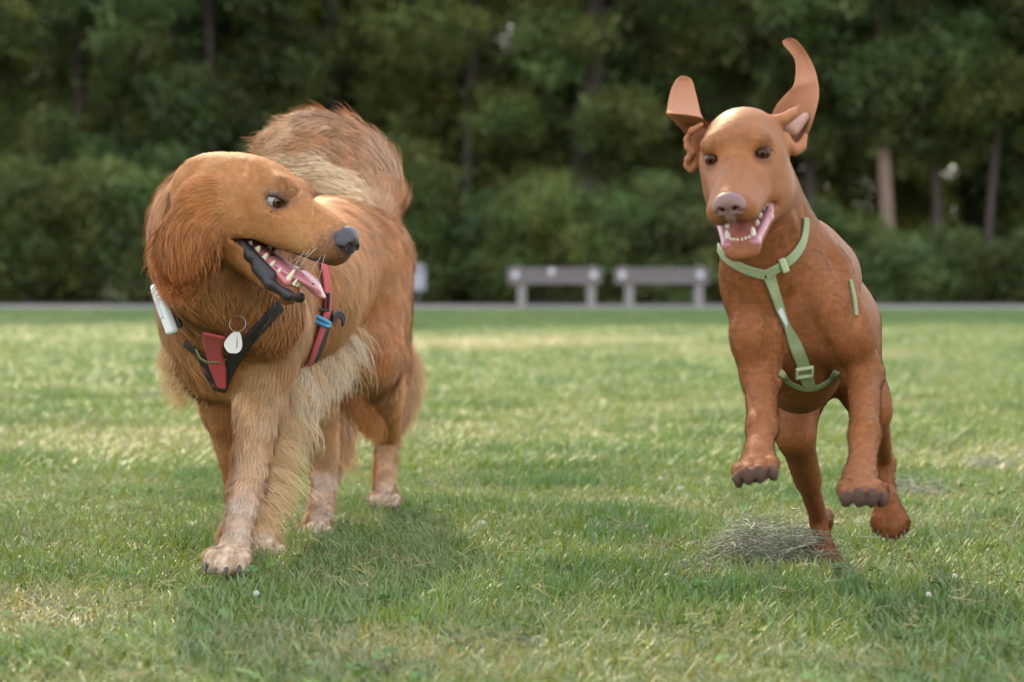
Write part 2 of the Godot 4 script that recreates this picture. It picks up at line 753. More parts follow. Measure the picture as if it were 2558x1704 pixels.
func lay(b: Body, pts: PackedVector3Array, width: float, thick: float, over: float, widths: Array = []) -> ArrayMesh:
	var ups := PackedVector3Array()
	for p in pts:
		ups.append(b.slope(p))
	for pass_ in 3:
		var old := ups.duplicate()
		var was := pts.duplicate()
		for k in range(1, pts.size() - 1):
			ups[k] = (old[k - 1] + old[k] * 2.0 + old[k + 1]).normalized()
			pts[k] = (was[k - 1] + was[k] * 2.0 + was[k + 1]) * 0.25
	for k in pts.size():
		var d := b.dist(pts[k])
		pts[k] += ups[k] * (over - minf(d, over))
	return band(pts, ups, width, thick, widths)


# A ring round a body, as a tape pulled tight: found by walking in from outside.
func ring_on(b: Body, c: Vector3, axis: Vector3, start: Vector3, reach: float, width: float, thick: float, over: float, from := 0.0, to := TAU, steps := 48) -> ArrayMesh:
	var pts := PackedVector3Array()
	axis = axis.normalized()
	start = (start - axis * start.dot(axis)).normalized()
	for k in steps + 1:
		var d := start.rotated(axis, lerpf(from, to, float(k) / steps))
		pts.append(b.hit(c + d * reach, -d, 0.0, reach))
	return lay(b, pts, width, thick, over)


# A limp sheet (an ear): rows of [left, right] edge points, cupped towards `face`.
func flap(d: Dictionary, rows: Array, thick: float, cup: float, face: Vector3, c_in: Color, c_out: Color, c_rim: Color):
	var fine := 4
	var left := []
	var right := []
	var cups := []
	for k in rows.size() - 1:
		for s in fine:
			var f := float(s) / fine
			var i0 := maxi(k - 1, 0)
			var i2 := mini(k + 2, rows.size() - 1)
			left.append((rows[k][0] as Vector3).cubic_interpolate(rows[k + 1][0], rows[i0][0], rows[i2][0], f))
			right.append((rows[k][1] as Vector3).cubic_interpolate(rows[k + 1][1], rows[i0][1], rows[i2][1], f))
			cups.append(lerpf(rows[k][2], rows[k + 1][2], f))
	left.append(rows[-1][0])
	right.append(rows[-1][1])
	cups.append(rows[-1][2])
	var n := 14
	var v := PackedVector3Array()
	var cc := PackedColorArray()
	var ix := PackedInt32Array()
	var nr := left.size()
	for side in 2:
		for k in nr:
			for s in n + 1:
				var t := float(s) / n
				var e := 4.0 * t * (1.0 - t)
				var p: Vector3 = left[k].lerp(right[k], t)
				p -= face * cups[k] * cup * e
				var th := thick * (0.35 + 0.65 * sqrt(maxf(e, 0.0))) * (0.5 if k == nr - 1 else 1.0)
				if s == 0 or s == n:
					th = 0.0005
				p += face * (th * 0.5 if side == 0 else -th * 0.5)
				v.append(p)
				var rim := clampf(1.0 - minf(t, 1.0 - t) * 9.0, 0.0, 1.0)
				cc.append((c_in if side == 0 else c_out).lerp(c_rim, rim))
	var per := nr * (n + 1)
	for k in nr - 1:
		for s in n:
			var q := k * (n + 1) + s
			ix.append_array(PackedInt32Array([q, q + n + 1, q + 1, q + 1, q + n + 1, q + n + 2]))
			q += per
			ix.append_array(PackedInt32Array([q, q + 1, q + n + 1, q + 1, q + n + 2, q + n + 1]))
	for k in nr - 1:
		for s in [0, n]:
			var q: int = k * (n + 1) + s
			ix.append_array(PackedInt32Array([q, q + per, q + n + 1, q + n + 1, q + per, q + per + n + 1]))
	for s in n:
		for k in [0, nr - 1]:
			var q: int = k * (n + 1) + s
			ix.append_array(PackedInt32Array([q, q + 1, q + per, q + 1, q + per + 1, q + per]))
	var nn := PackedVector3Array()
	nn.resize(v.size())
	for t in range(0, ix.size() - 0, 3):
		var w := (v[ix[t + 2]] - v[ix[t]]).cross(v[ix[t + 1]] - v[ix[t]])
		for j in 3:
			nn[ix[t + j]] += w
	for i in nn.size():
		nn[i] = nn[i].normalized()
		if (i < per) != (nn[i].dot(face) > 0.0):
			nn[i] = -nn[i]
	var hh := PackedVector3Array()
	hh.resize(v.size())
	for i in v.size():
		var up: Vector3 = rows[-1][0] - rows[0][0]
		hh[i] = (up - nn[i] * up.dot(nn[i])).normalized() * 0.0025
	var gg := PackedVector2Array()
	gg.resize(v.size())
	gg.fill(Vector2(0.02, 0))
	Body.join(d, {"v": v, "n": nn, "c": cc, "h": hh, "g": gg, "i": ix})


# An eyeball with iris and pupil that looks along `look`.
func eyeball(c: Vector3, r: float, look: Vector3, iris: Color, white: Color, wide: float) -> ArrayMesh:
	var st := SurfaceTool.new()
	st.begin(Mesh.PRIMITIVE_TRIANGLES)
	look = look.normalized()
	var x := look.cross(Vector3.UP).normalized()
	var y := x.cross(look)
	var rings := [0.0, 0.1, 0.2, 0.215, 0.3, 0.4, wide, wide + 0.03, wide + 0.2, 1.0, 1.4, 1.9, 2.5, PI]
	for k in rings.size() - 1:
		for s in 24:
			var q := []
			for e in [[k, s], [k, s + 1], [k + 1, s + 1], [k + 1, s]]:
				var w: float = rings[e[0]]
				var o: Vector3 = look * cos(w) + (x * cos(TAU * e[1] / 24) + y * sin(TAU * e[1] / 24)) * sin(w)
				var tone := 0.75 + 0.5 * absf(sin(e[1] * 7.31))
				var c_: Color = Color(0.004, 0.003, 0.003) if e[0] <= 2 else (Color(iris.r * tone, iris.g * tone, iris.b * tone) if e[0] <= 5 else (iris * 0.35 if e[0] == 6 else white))
				q.append([o, c_])
			for i in [0, 2, 1, 0, 3, 2]:
				st.set_normal(q[i][0])
				st.set_color(q[i][1])
				st.add_vertex(c + q[i][0] * r)
	return st.commit()


func tooth(t: Transform3D, p: Vector3, tip: Vector3, r: float) -> ArrayMesh:
	var m := (p + tip) * 0.5
	return horn([t * p, t * (p * 0.7 + tip * 0.3), t * (m * 0.6 + tip * 0.4), t * tip], [r * 1.0, r * 0.95, r * 0.7, r * 0.2])


func wet(c: Color) -> StandardMaterial3D:
	var m := paint(c, 0.28, true)
	m.subsurf_scatter_enabled = true
	m.subsurf_scatter_strength = 0.15
	return m


func webbing(c: Color, ribs := 500.0) -> StandardMaterial3D:
	var m := paint(c, 0.75)
	var im := Image.create(16, 32, false, Image.FORMAT_RGB8)
	for y in 32:
		for x in 16:
			var a := 0.5 + 0.5 * sin(TAU * y / 32.0 * 2.0)
			var w := clampf(0.45 + 0.4 * a + 0.15 * sin(TAU * x / 4.0), 0, 1)
			im.set_pixel(x, y, Color(w, w, w))
	m.heightmap_enabled = true
	m.heightmap_texture = ImageTexture.create_from_image(im)
	m.heightmap_scale = 0.08
	m.uv1_scale = Vector3(4.0, ribs / 2.0, 1.0)
	m.rim_enabled = true
	m.rim = 0.3
	return m


# ---------------------------------------------------------------- the golden retriever
func golden_body() -> Body:
	var b := Body.new()
	var gold := Color(0.43, 0.202, 0.080)
	var rust := Color(0.34, 0.135, 0.048)
	var pale := Color(0.55, 0.345, 0.19)
	var cream := Color(0.66, 0.52, 0.36)
	var buff := Color(0.61, 0.44, 0.31)
	# trunk: hair runs back and down
	b.look(gold, Vector3(0.030, 0.16, 34000), Vector3(0.1, -0.75, -0.6))
	b.ell(Vector3(-0.345, 0.425, -3.86), Vector3(0.098, 0.130, 0.25), 0.05, Basis(Vector3.UP, -0.14))
	b.look(gold.lerp(rust, 0.3), Vector3(0.026, 0.15, 34000), Vector3(0.25, -0.75, -0.6))
	b.ell(Vector3(-0.315, 0.45, -4.12), Vector3(0.098, 0.115, 0.2), 0.05, Basis(Vector3.UP, -0.14))
	b.look(Color(0.44, 0.205, 0.10), Vector3(0.012, 0.14, 46000), Vector3(0.5, -0.85, 0.1))
	b.ell(Vector3(-0.318, 0.462, -4.23), Vector3(0.102, 0.104, 0.12), 0.05)
	# chest, shoulders, neck
	b.look(gold, Vector3(0.032, 0.16, 30000), Vector3(-0.05, -1, 0.15))
	b.ell(Vector3(-0.395, 0.362, -3.60), Vector3(0.078, 0.108, 0.095), 0.05)
	b.look(gold, Vector3(0.028, 0.16, 30000), Vector3(0.1, -1, -0.1))
	b.ell(at(655, 825, 3.63), Vector3(0.047, 0.102, 0.07), 0.045)
	b.ell(at(492, 820, 3.62), Vector3(0.040, 0.098, 0.065), 0.045)
	b.look(gold, Vector3(0.034, 0.18, 30000), Vector3(-0.1, -1, 0.2))
	b.cone(at(580, 790, 3.58), at(545, 590, 3.40), 0.088, 0.086, 0.06)
	b.cone(at(600, 800, 3.72), at(540, 560, 3.46), 0.09, 0.08, 0.06)
	b.look(gold.lerp(rust, 0.4), Vector3(0.034, 0.2, 30000), Vector3(0.1, -1, 0.2))
	b.cone(at(520, 680, 3.38), at(665, 790, 3.46), 0.062, 0.05, 0.05)
	# near (left) foreleg
	b.look(pale.lerp(gold, 0.3), Vector3(0.026, 0.25, 36000))
	b.cone(at(668, 800, 3.54), at(652, 1010, 3.56), 0.046, 0.034, 0.025)
	b.look(pale, Vector3(0.022, 0.26, 42000))
	b.cone(at(652, 1010, 3.56), at(618, 1225, 3.49), 0.0325, 0.0215, 0.02)
	b.look(buff, Vector3(0.018, 0.26, 46000))
	b.cone(at(618, 1225, 3.49), at(588, 1345, 3.43), 0.0215, 0.0195, 0.018)
	paw(b, at(572, 1395, 3.40), Vector3(-0.25, -0.32, 1.0), Vector3(0, 1, 0.3), 0.98, cream.lerp(buff, 0.5), Vector3(0.012, 0.25, 50000), 0)
	# far (right) foreleg
	b.look(gold.lerp(rust, 0.3), Vector3(0.022, 0.25, 34000))
	b.cone(at(524, 850, 3.64), at(555, 1020, 3.68), 0.038, 0.028, 0.03)
	b.look(gold, Vector3(0.014, 0.2, 40000))
	b.cone(at(555, 1020, 3.68), at(606, 1232, 3.76), 0.028, 0.020, 0.02)
	b.look(pale, Vector3(0.017, 0.26, 46000))
	b.cone(at(606, 1232, 3.76), at(655, 1350, 3.73), 0.022, 0.020, 0.02)
	paw(b, at(662, 1378, 3.69), Vector3(0.1, -0.25, 1.0), Vector3(0, 1, 0.2), 0.95, cream, Vector3(0.012, 0.25, 50000), 0)
	# left hind leg (at the back on the right)
	b.look(Color(0.43, 0.195, 0.085), Vector3(0.020, 0.22, 34000), Vector3(0.25, -1, 0.1))
	b.cone(at(925, 650, 4.22), at(922, 890, 4.12), 0.076, 0.047, 0.05)
	b.cone(at(945, 700, 4.34), at(975, 930, 4.36), 0.060, 0.034, 0.05)
	b.look(gold.lerp(rust, 0.35), Vector3(0.028, 0.3, 34000), Vector3(-0.15, -1, 0.1))
	b.cone(at(922, 890, 4.12), at(938, 1000, 4.26), 0.047, 0.033, 0.04)
	b.look(gold, Vector3(0.022, 0.25, 36000))
	b.cone(at(945, 960, 4.24), at(968, 1090, 4.43), 0.038, 0.019, 0.03)
	b.look(pale, Vector3(0.017, 0.26, 46000))
	b.cone(at(968, 1085, 4.44), at(960, 1215, 4.38), 0.0195, 0.0175, 0.015)
	b.cone(at(975, 1085, 4.47), at(975, 1120, 4.46), 0.017, 0.012, 0.012)
	paw(b, at(962, 1248, 4.34), Vector3(0.0, -0.2, 1.0), Vector3(0, 1, 0.2), 0.84, buff, Vector3(0.014, 0.25, 46000), 0)
	# right hind leg (in the middle)
	b.look(gold.lerp(pale, 0.3), Vector3(0.022, 0.22, 34000), Vector3(0, -1, 0.1))
	b.cone(at(815, 700, 4.22), at(780, 930, 4.02), 0.085, 0.048, 0.05)
	b.cone(at(850, 740, 4.30), at(835, 960, 4.20), 0.060, 0.032, 0.05)
	b.look(pale.lerp(gold, 0.3), Vector3(0.018, 0.22, 38000))
	b.cone(at(778, 930, 4.02), at(812, 1190, 4.13), 0.046, 0.0195, 0.03)
	b.look(buff, Vector3(0.017, 0.26, 46000))
	b.cone(at(814, 1185, 4.13), at(797, 1305, 4.01), 0.0195, 0.0185, 0.015)
	b.cone(at(824, 1185, 4.16), at(820, 1215, 4.14), 0.016, 0.011, 0.012)
	paw(b, at(788, 1330, 3.97), Vector3(-0.05, -0.25, 1.0), Vector3(0, 1, 0.2), 0.88, buff, Vector3(0.013, 0.25, 46000), 0)
	# tail, raised and curling over the back; its plume lies in sheets that run towards the tip
	var tail := [Vector3(921, 614, 4.34), Vector3(954, 562, 4.38), Vector3(969, 504, 4.40), Vector3(958, 444, 4.40), Vector3(924, 389, 4.40), Vector3(881, 346, 4.39), Vector3(811, 322, 4.37), Vector3(763, 324, 4.35), Vector3(708, 344, 4.33)]
	var middle := [Vector3(941, 534, 4.38), Vector3(926, 479, 4.39), Vector3(896, 434, 4.39), Vector3(841, 399, 4.38), Vector3(781, 376, 4.36), Vector3(748, 372, 4.34), Vector3(703, 376, 4.33)]
	var inner := [Vector3(921, 544, 4.37), Vector3(886, 499, 4.38), Vector3(841, 464, 4.38), Vector3(791, 434, 4.37), Vector3(763, 414, 4.35), Vector3(723, 406, 4.34)]
	var tints := [Color(0.46, 0.285, 0.18), Color(0.40, 0.21, 0.11), Color(0.56, 0.39, 0.245)]
	for c in 3:
		var chain: Array = [tail, middle, inner][c]
		for k in chain.size() - 1:
			var f := float(k) / (chain.size() - 1)
			var p := at(chain[k].x, chain[k].y, chain[k].z)
			var q := at(chain[k + 1].x, chain[k + 1].y, chain[k + 1].z)
			var root: bool = c == 0 and k < 2
			b.look(Color(0.40, 0.18, 0.085) if root else tints[c].lerp(rust, 0.45 * f if c < 2 else 0.0), Vector3(0.018, 0.15, 36000) if root else Vector3(0.055, 0.03, 34000), (q - p).normalized() + Vector3(0, -0.12 if c == 0 else 0.0, 0))
			b.cone(p, q, lerpf(0.028, 0.020, f), lerpf(0.027, 0.018, f), 0.02, Vector3(0, 0, 1), 1.5)
	return b


func golden_head_frame() -> Transform3D:
	return Transform3D(Basis.from_euler(Vector3(deg_to_rad(18.7), deg_to_rad(68.0), deg_to_rad(-4.5)), EULER_ORDER_YXZ), Vector3(-0.3556, 0.5275, -3.3022))


func jaw_of(head: Transform3D, angle: float) -> Transform3D:
	var h := Vector3(0, -0.032, -0.005)
	return head * Transform3D(Basis(), h) * Transform3D(Basis(Vector3.RIGHT, deg_to_rad(angle)), Vector3.ZERO) * Transform3D(Basis(), -h)


func golden_head(b: Body):
	var face := Color(0.40, 0.174, 0.064)
	var warm := Color(0.36, 0.145, 0.05)
	var dark := Color(0.022, 0.015, 0.016)
	var s := 1.11
	var head := golden_head_frame()
	b.place(head, s)
	b.look(face, Vector3(0.010, 0.10, 90000), Vector3(0, 0.15, -1))
	b.ell(Vector3(0, 0.007, -0.022), Vector3(0.057, 0.051, 0.0678), 0.02)
	b.ell(Vector3(0, 0.026, 0.014), Vector3(0.038, 0.028, 0.042), 0.03)
	b.look(face, Vector3(0.014, 0.15, 60000), Vector3(0, -0.3, -1))
	b.ell(Vector3(0, -0.002, -0.070), Vector3(0.040, 0.036, 0.034), 0.03)
	b.look(face, Vector3(0.0075, 0.10, 120000), Vector3(0, 0.1, -1))
	for x in [-1.0, 1.0]:
		b.ell(Vector3(0.026 * x, 0.036, 0.046), Vector3(0.017, 0.013, 0.017), 0.018)
		b.ell(Vector3(0.036 * x, -0.014, 0.004), Vector3(0.024, 0.032, 0.046), 0.025)
		b.cone(Vector3(0.045 * x, 0.004, 0.008), Vector3(0.024 * x, -0.004, 0.0642), 0.017, 0.014, 0.025)
		b.cone(Vector3(0.013 * x, -0.003, 0.0518), Vector3(0.009 * x, -0.0085, 0.1212), 0.0245, 0.0175, 0.02)
		b.look(Color(0.44, 0.22, 0.09), Vector3(0.0065, 0.10, 120000), Vector3(0, -0.2, -1))
		b.cone(Vector3(0.023 * x, -0.020, 0.046), Vector3(0.013 * x, -0.0175, 0.1194), 0.0135, 0.0115, 0.018)
		b.look(warm, Vector3(0.014, 0.12, 60000), Vector3(0, -0.5, -1))
		b.ell(Vector3(0.036 * x, -0.036, -0.020), Vector3(0.027, 0.032, 0.042), 0.03)
		b.look(face, Vector3(0.0075, 0.10, 120000), Vector3(0, 0.1, -1))
	b.cone(Vector3(0, 0.0155, 0.0540), Vector3(0, 0.0035, 0.1283), 0.0195, 0.0140, 0.022)
	b.ell(Vector3(0, -0.004, 0.1248), Vector3(0.0165, 0.0150, 0.0140), 0.008)
	# eye sockets
	for x in [-1.0, 1.0]:
		b.ell(Vector3(0.0435 * x, 0.018, 0.0527), Vector3(0.0140, 0.0064, 0.0150), 0.004, Basis(Vector3.UP, 0.62 * x) * Basis(Vector3.RIGHT, 0.1), 1)
	# upper lids
	for x in [-1.0, 1.0]:
		b.look(Color(0.07, 0.035, 0.022), Vector3(0.004, 0.1, 60000), Vector3(0, 0.3, -1))
		b.cone(Vector3(0.0330 * x, 0.0262, 0.0585), Vector3(0.0460 * x, 0.0262, 0.0445), 0.0028, 0.0028, 0.005)
	b.look(face, Vector3(0.0075, 0.10, 120000), Vector3(0, 0.1, -1))
	# the open mouth
	for x in [-1.0, 1.0]:
		b.cone(Vector3(0.036 * x, -0.038, 0.014), Vector3(0.020 * x, -0.052, 0.1168), 0.020, 0.030, 0.006, Vector3(0, 1, 0.1123), 2.6, 1)
	b.cone(Vector3(0, -0.043, 0.02), Vector3(0, -0.056, 0.1168), 0.026, 0.030, 0.006, Vector3(0, 1, 0.1123), 2.4, 1)
	# lower jaw, open
	var jaw := jaw_of(Transform3D(head.basis.scaled(Vector3.ONE * s), head.origin), 15.0)
	b.xf = jaw
	for x in [-1.0, 1.0]:
		b.look(face.lerp(warm, 0.5), Vector3(0.012, 0.2, 70000), Vector3(0, -0.3, -1))
		b.cone(Vector3(0.030 * x, -0.050, 0.0), Vector3(0.011 * x, -0.060, 0.0940), 0.0155, 0.0090, 0.02)
	b.look(Color(0.2, 0.1, 0.06), Vector3(0.005, 0.2, 70000), Vector3(0, -0.3, -1))
	b.ell(Vector3(0, -0.061, 0.0920), Vector3(0.0130, 0.008, 0.009), 0.010)
	b.look(Color(0.2, 0.05, 0.05), Vector3.ZERO)
	b.cone(Vector3(0, -0.050, 0.010), Vector3(0, -0.056, 0.0945), 0.017, 0.011, 0.012)
	b.place(head, s)
	# ears: heavy folds beside the cheek
	for x in [-1.0, 1.0]:
		b.look(Color(0.37, 0.15, 0.048), Vector3(0.026, 0.08, 50000), Vector3(0.1 * x, -0.7, -0.7))
		b.cone(Vector3(0.045 * x, 0.008, -0.034), Vector3(0.058 * x, -0.010, -0.034), 0.014, 0.020, 0.025)
		b.look(Color(0.30, 0.108, 0.034), Vector3(0.042, 0.010, 40000), Vector3(0.06 * x, -1, 0.0500))
		b.cone(Vector3(0.060 * x, -0.014, -0.030), Vector3(0.070 * x, -0.066, -0.030), 0.028, 0.034, 0.018, Vector3(1, 0, 0), 2.3)
		b.cone(Vector3(0.070 * x, -0.062, -0.030), Vector3(0.068 * x, -0.090, -0.024), 0.033, 0.024, 0.02, Vector3(1, 0, 0), 2.3)
	# dark skin round eyes, lips and nose
	for x in [-1.0, 1.0]:
		b.dab(Vector3(0.042 * x, 0.018, 0.0518), 0.018, Color(0.045, 0.024, 0.018), 0.95, 0.3)
		b.dab(Vector3(0.032 * x, 0.028, 0.0589), 0.016, Color(0.14, 0.055, 0.024), 0.5, 0.8)
		b.dab(Vector3(0.034 * x, 0.040, 0.047), 0.013, Color(0.12, 0.045, 0.02), 0.6, 0.8)
		b.dab(Vector3(0.020 * x, -0.014, 0.1283), 0.026, Color(0.16, 0.075, 0.04), 0.7, 0.6)
		b.dab(Vector3(0.014 * x, 0.0, 0.1301), 0.017, dark, 1.0, 0.0)
		b.dab(Vector3(0.014 * x, -0.036, 0.1212), 0.017, Color(0.10, 0.07, 0.06), 0.6, 0.8)
		b.dab(Vector3(0.036 * x, -0.034, 0.034), 0.016, dark, 1.0, 0.0)
	b.dab(Vector3(0, 0.0, 0.1390), 0.026, dark, 1.0, 0.0)
	for x in [-1.0, 1.0]:
		b.dab(Vector3(0.0105 * x, -0.003, 0.134), 0.013, dark, 1.0, 0.0)
	for k in 4:
		b.dab(Vector3(0, -0.018, 0.02 + 0.03 * k), 0.020, Color(0.16, 0.05, 0.05), 1.0, 0.0)
	b.place(Transform3D(), 1.0)


func make_golden():
	var r := RandomNumberGenerator.new()
	r.seed = 11
	var dog := thing("golden_retriever", Vector3(-0.34, 0, -3.85), "long haired golden retriever in red harness, turning its open-mouthed head to the right", "dog")
	var b := golden_body()
	golden_head(b)
	var head := golden_head_frame()
	var full := Transform3D(head.basis.scaled(Vector3.ONE * 1.11), head.origin)
	var c := full * Vector3(0, -0.015, 0.035)
	var skin := b.skin(0.0060, Vector4(c.x, c.y, c.z, -0.160))
	var fine := b.skin(0.0030, Vector4(c.x, c.y, c.z, 0.164))
	Body.join(skin, fine)
	var hide := paint(Color.WHITE, 0.75, true)
	part("body", Body.mesh(skin), hide, dog)

	var horn_ := paint(Color(0.05, 0.035, 0.03), 0.4)
	for c_ in claws(at(572, 1395, 3.40), Vector3(-0.25, -0.32, 1.0), Vector3(0, 1, 0.3), 0.98):
		part("claw", c_, horn_, dog)
	var fur := paint(Color.WHITE, 0.62, true)
	fur.backlight_enabled = true
	fur.backlight = Color(0.42, 0.40, 0.36)
	fur.metallic_specular = 0.22
	var clump := FastNoiseLite.new()
	clump.seed = 5
	clump.frequency = 14.0
	for k in 3:
		var spots: Array[Transform3D] = []
		var tints := PackedColorArray()
		coat(skin, r, [0.003, 0.014, 0.033][k], [0.014, 0.033, 1.0][k], spots, tints, [0.16, 0.26, 0.26][k], [1.0, 1.15, 1.3][k], clump, [0.8, 0.6, 0.25][k])
		var m := lock([9, 9, 9][k], [2, 3, 5][k], [0.0006, 0.0008, 0.0009][k], [0.004, 0.006, 0.007][k], [0.12, 0.16, 0.2][k] * [0.01, 0.025, 0.04][k], [0.0, 0.002, 0.005][k], [0.02, 0.06, 0.20][k], 31 + k)
		copies(["short_coat", "coat", "long_coat"][k], m, fur, spots, tints, dog, "stuff")
	golden_feathers(dog, b, fur, r)
	golden_face(dog, full)
	golden_harness(dog, b)


func golden_feathers(dog: Node3D, b: Body, fur: Material, r: RandomNumberGenerator):
	var spots: Array[Transform3D] = []
	var tints := PackedColorArray()
	# loose ends of the tail's plume
	var line := [at(900, 500, 4.36), at(840, 455, 4.36), at(780, 420, 4.34), at(720, 395, 4.32)]
	var dirs := [Vector3(-0.85, 0.25, 0.1), Vector3(-0.95, 0.1, 0.1), Vector3(-1, -0.05, 0.1), Vector3(-1, -0.2, 0.1)]
	fringe(line, dirs, 0.06, 260, 0.010, Color(0.66, 0.48, 0.29), r, spots, tints, 1.0)
	line = [at(705, 400, 4.33), at(690, 372, 4.32), at(705, 345, 4.32), at(750, 320, 4.34)]
	dirs = [Vector3(-1, -0.3, 0), Vector3(-1, -0.3, 0), Vector3(-1, -0.3, 0), Vector3(-1, -0.1, 0)]
	fringe(line, dirs, 0.035, 300, 0.010, Color(0.58, 0.36, 0.2), r, spots, tints, 1.0)
	line = [at(760, 306, 4.35), at(830, 302, 4.37), at(890, 326, 4.39), at(942, 372, 4.40), at(978, 440, 4.40)]
	dirs = [Vector3(-1, 0.25, 0), Vector3(-1, 0.3, 0), Vector3(-0.8, 0.75, 0), Vector3(-0.5, 1, 0), Vector3(-0.1, 1, 0)]
	fringe(line, dirs, 0.022, 260, 0.006, Color(0.58, 0.38, 0.22), r, spots, tints, 1.0)
	# back of the near foreleg
	line = [at(690, 960, 3.60), at(695, 1080, 3.58), at(672, 1160, 3.55), at(650, 1235, 3.52), at(640, 1290, 3.48)]
	dirs = [Vector3(0.3, -1, -0.2), Vector3(0.7, -1, -0.25), Vector3(1.2, -0.9, -0.2), Vector3(1.2, -0.9, -0.1), Vector3(0.6, -1, 0)]
	fringe(line, dirs, 0.054, 170, 0.012, Color(0.60, 0.39, 0.21), r, spots, tints)
	# the other foreleg, below the elbow
	line = [at(560, 1000, 3.74), at(600, 1120, 3.78), at(625, 1210, 3.80)]
	dirs = [Vector3(0.4, -1, -0.4), Vector3(0.6, -1, -0.4), Vector3(0.7, -1, -0.3)]
	fringe(line, dirs, 0.06, 200, 0.008, Color(0.45, 0.24, 0.11), r, spots, tints)
	# belly and flank
	line = [at(735, 1010, 3.70), at(770, 940, 3.82), at(800, 900, 3.92), at(835, 865, 4.0), at(865, 820, 4.08)]
	dirs = [Vector3(0.05, -1, 0.1), Vector3(0.1, -1, 0), Vector3(0.25, -1, 0.0), Vector3(0.45, -1, 0), Vector3(0.5, -1, 0)]
	fringe(line, dirs, 0.050, 330, 0.016, Color(0.60, 0.40, 0.22), r, spots, tints)
	fringe(line, dirs, 0.058, 280, 0.015, Color(0.76, 0.66, 0.52), r, spots, tints)
	line = [at(705, 960, 3.62), at(720, 1040, 3.66), at(735, 1060, 3.74)]
	dirs = [Vector3(0.1, -1, 0.1), Vector3(0.15, -1, 0), Vector3(0.1, -1, 0.0)]
	fringe(line, dirs, 0.055, 260, 0.012, Color(0.62, 0.48, 0.32), r, spots, tints)
	# breeches behind the thighs and above the hocks
	line = [at(1010, 860, 4.42), at(1020, 930, 4.43), at(1012, 985, 4.43), at(990, 1040, 4.44)]
	dirs = [Vector3(0.3, -1, -0.1), Vector3(0.35, -1, 0), Vector3(0.1, -1, 0), Vector3(-0.05, -1, 0)]
	fringe(line, dirs, 0.045, 420, 0.008, Color(0.56, 0.36, 0.21), r, spots, tints)
	line = [at(885, 960, 4.10), at(905, 1020, 4.18), at(930, 1050, 4.25)]
	dirs = [Vector3(-0.3, -1, 0.1), Vector3(0.1, -1, 0.1), Vector3(0.2, -1, 0.1)]
	fringe(line, dirs, 0.04, 300, 0.008, Color(0.46, 0.20, 0.07), r, spots, tints)
	line = [at(828, 930, 4.15), at(835, 1010, 4.16), at(840, 1090, 4.18)]
	dirs = [Vector3(0.15, -1, 0), Vector3(0.25, -1, 0), Vector3(0.35, -1, 0)]
	fringe(line, dirs, 0.075, 420, 0.008, Color(0.58, 0.36, 0.20), r, spots, tints)
	# throat and chest
	line = [at(475, 1000, 3.60), at(440, 930, 3.58), at(425, 870, 3.56)]
	dirs = [Vector3(-0.5, -1, 0.1), Vector3(-0.6, -1, 0.1), Vector3(-0.4, -1, 0.1)]
	fringe(line, dirs, 0.022, 90, 0.009, Color(0.52, 0.32, 0.16), r, spots, tints)
	var m := lock(9, 6, 0.0008, 0.006, 0.007, 0.010, 0.10, 77)
	copies("feathering", m, fur, spots, tints, dog, "stuff")


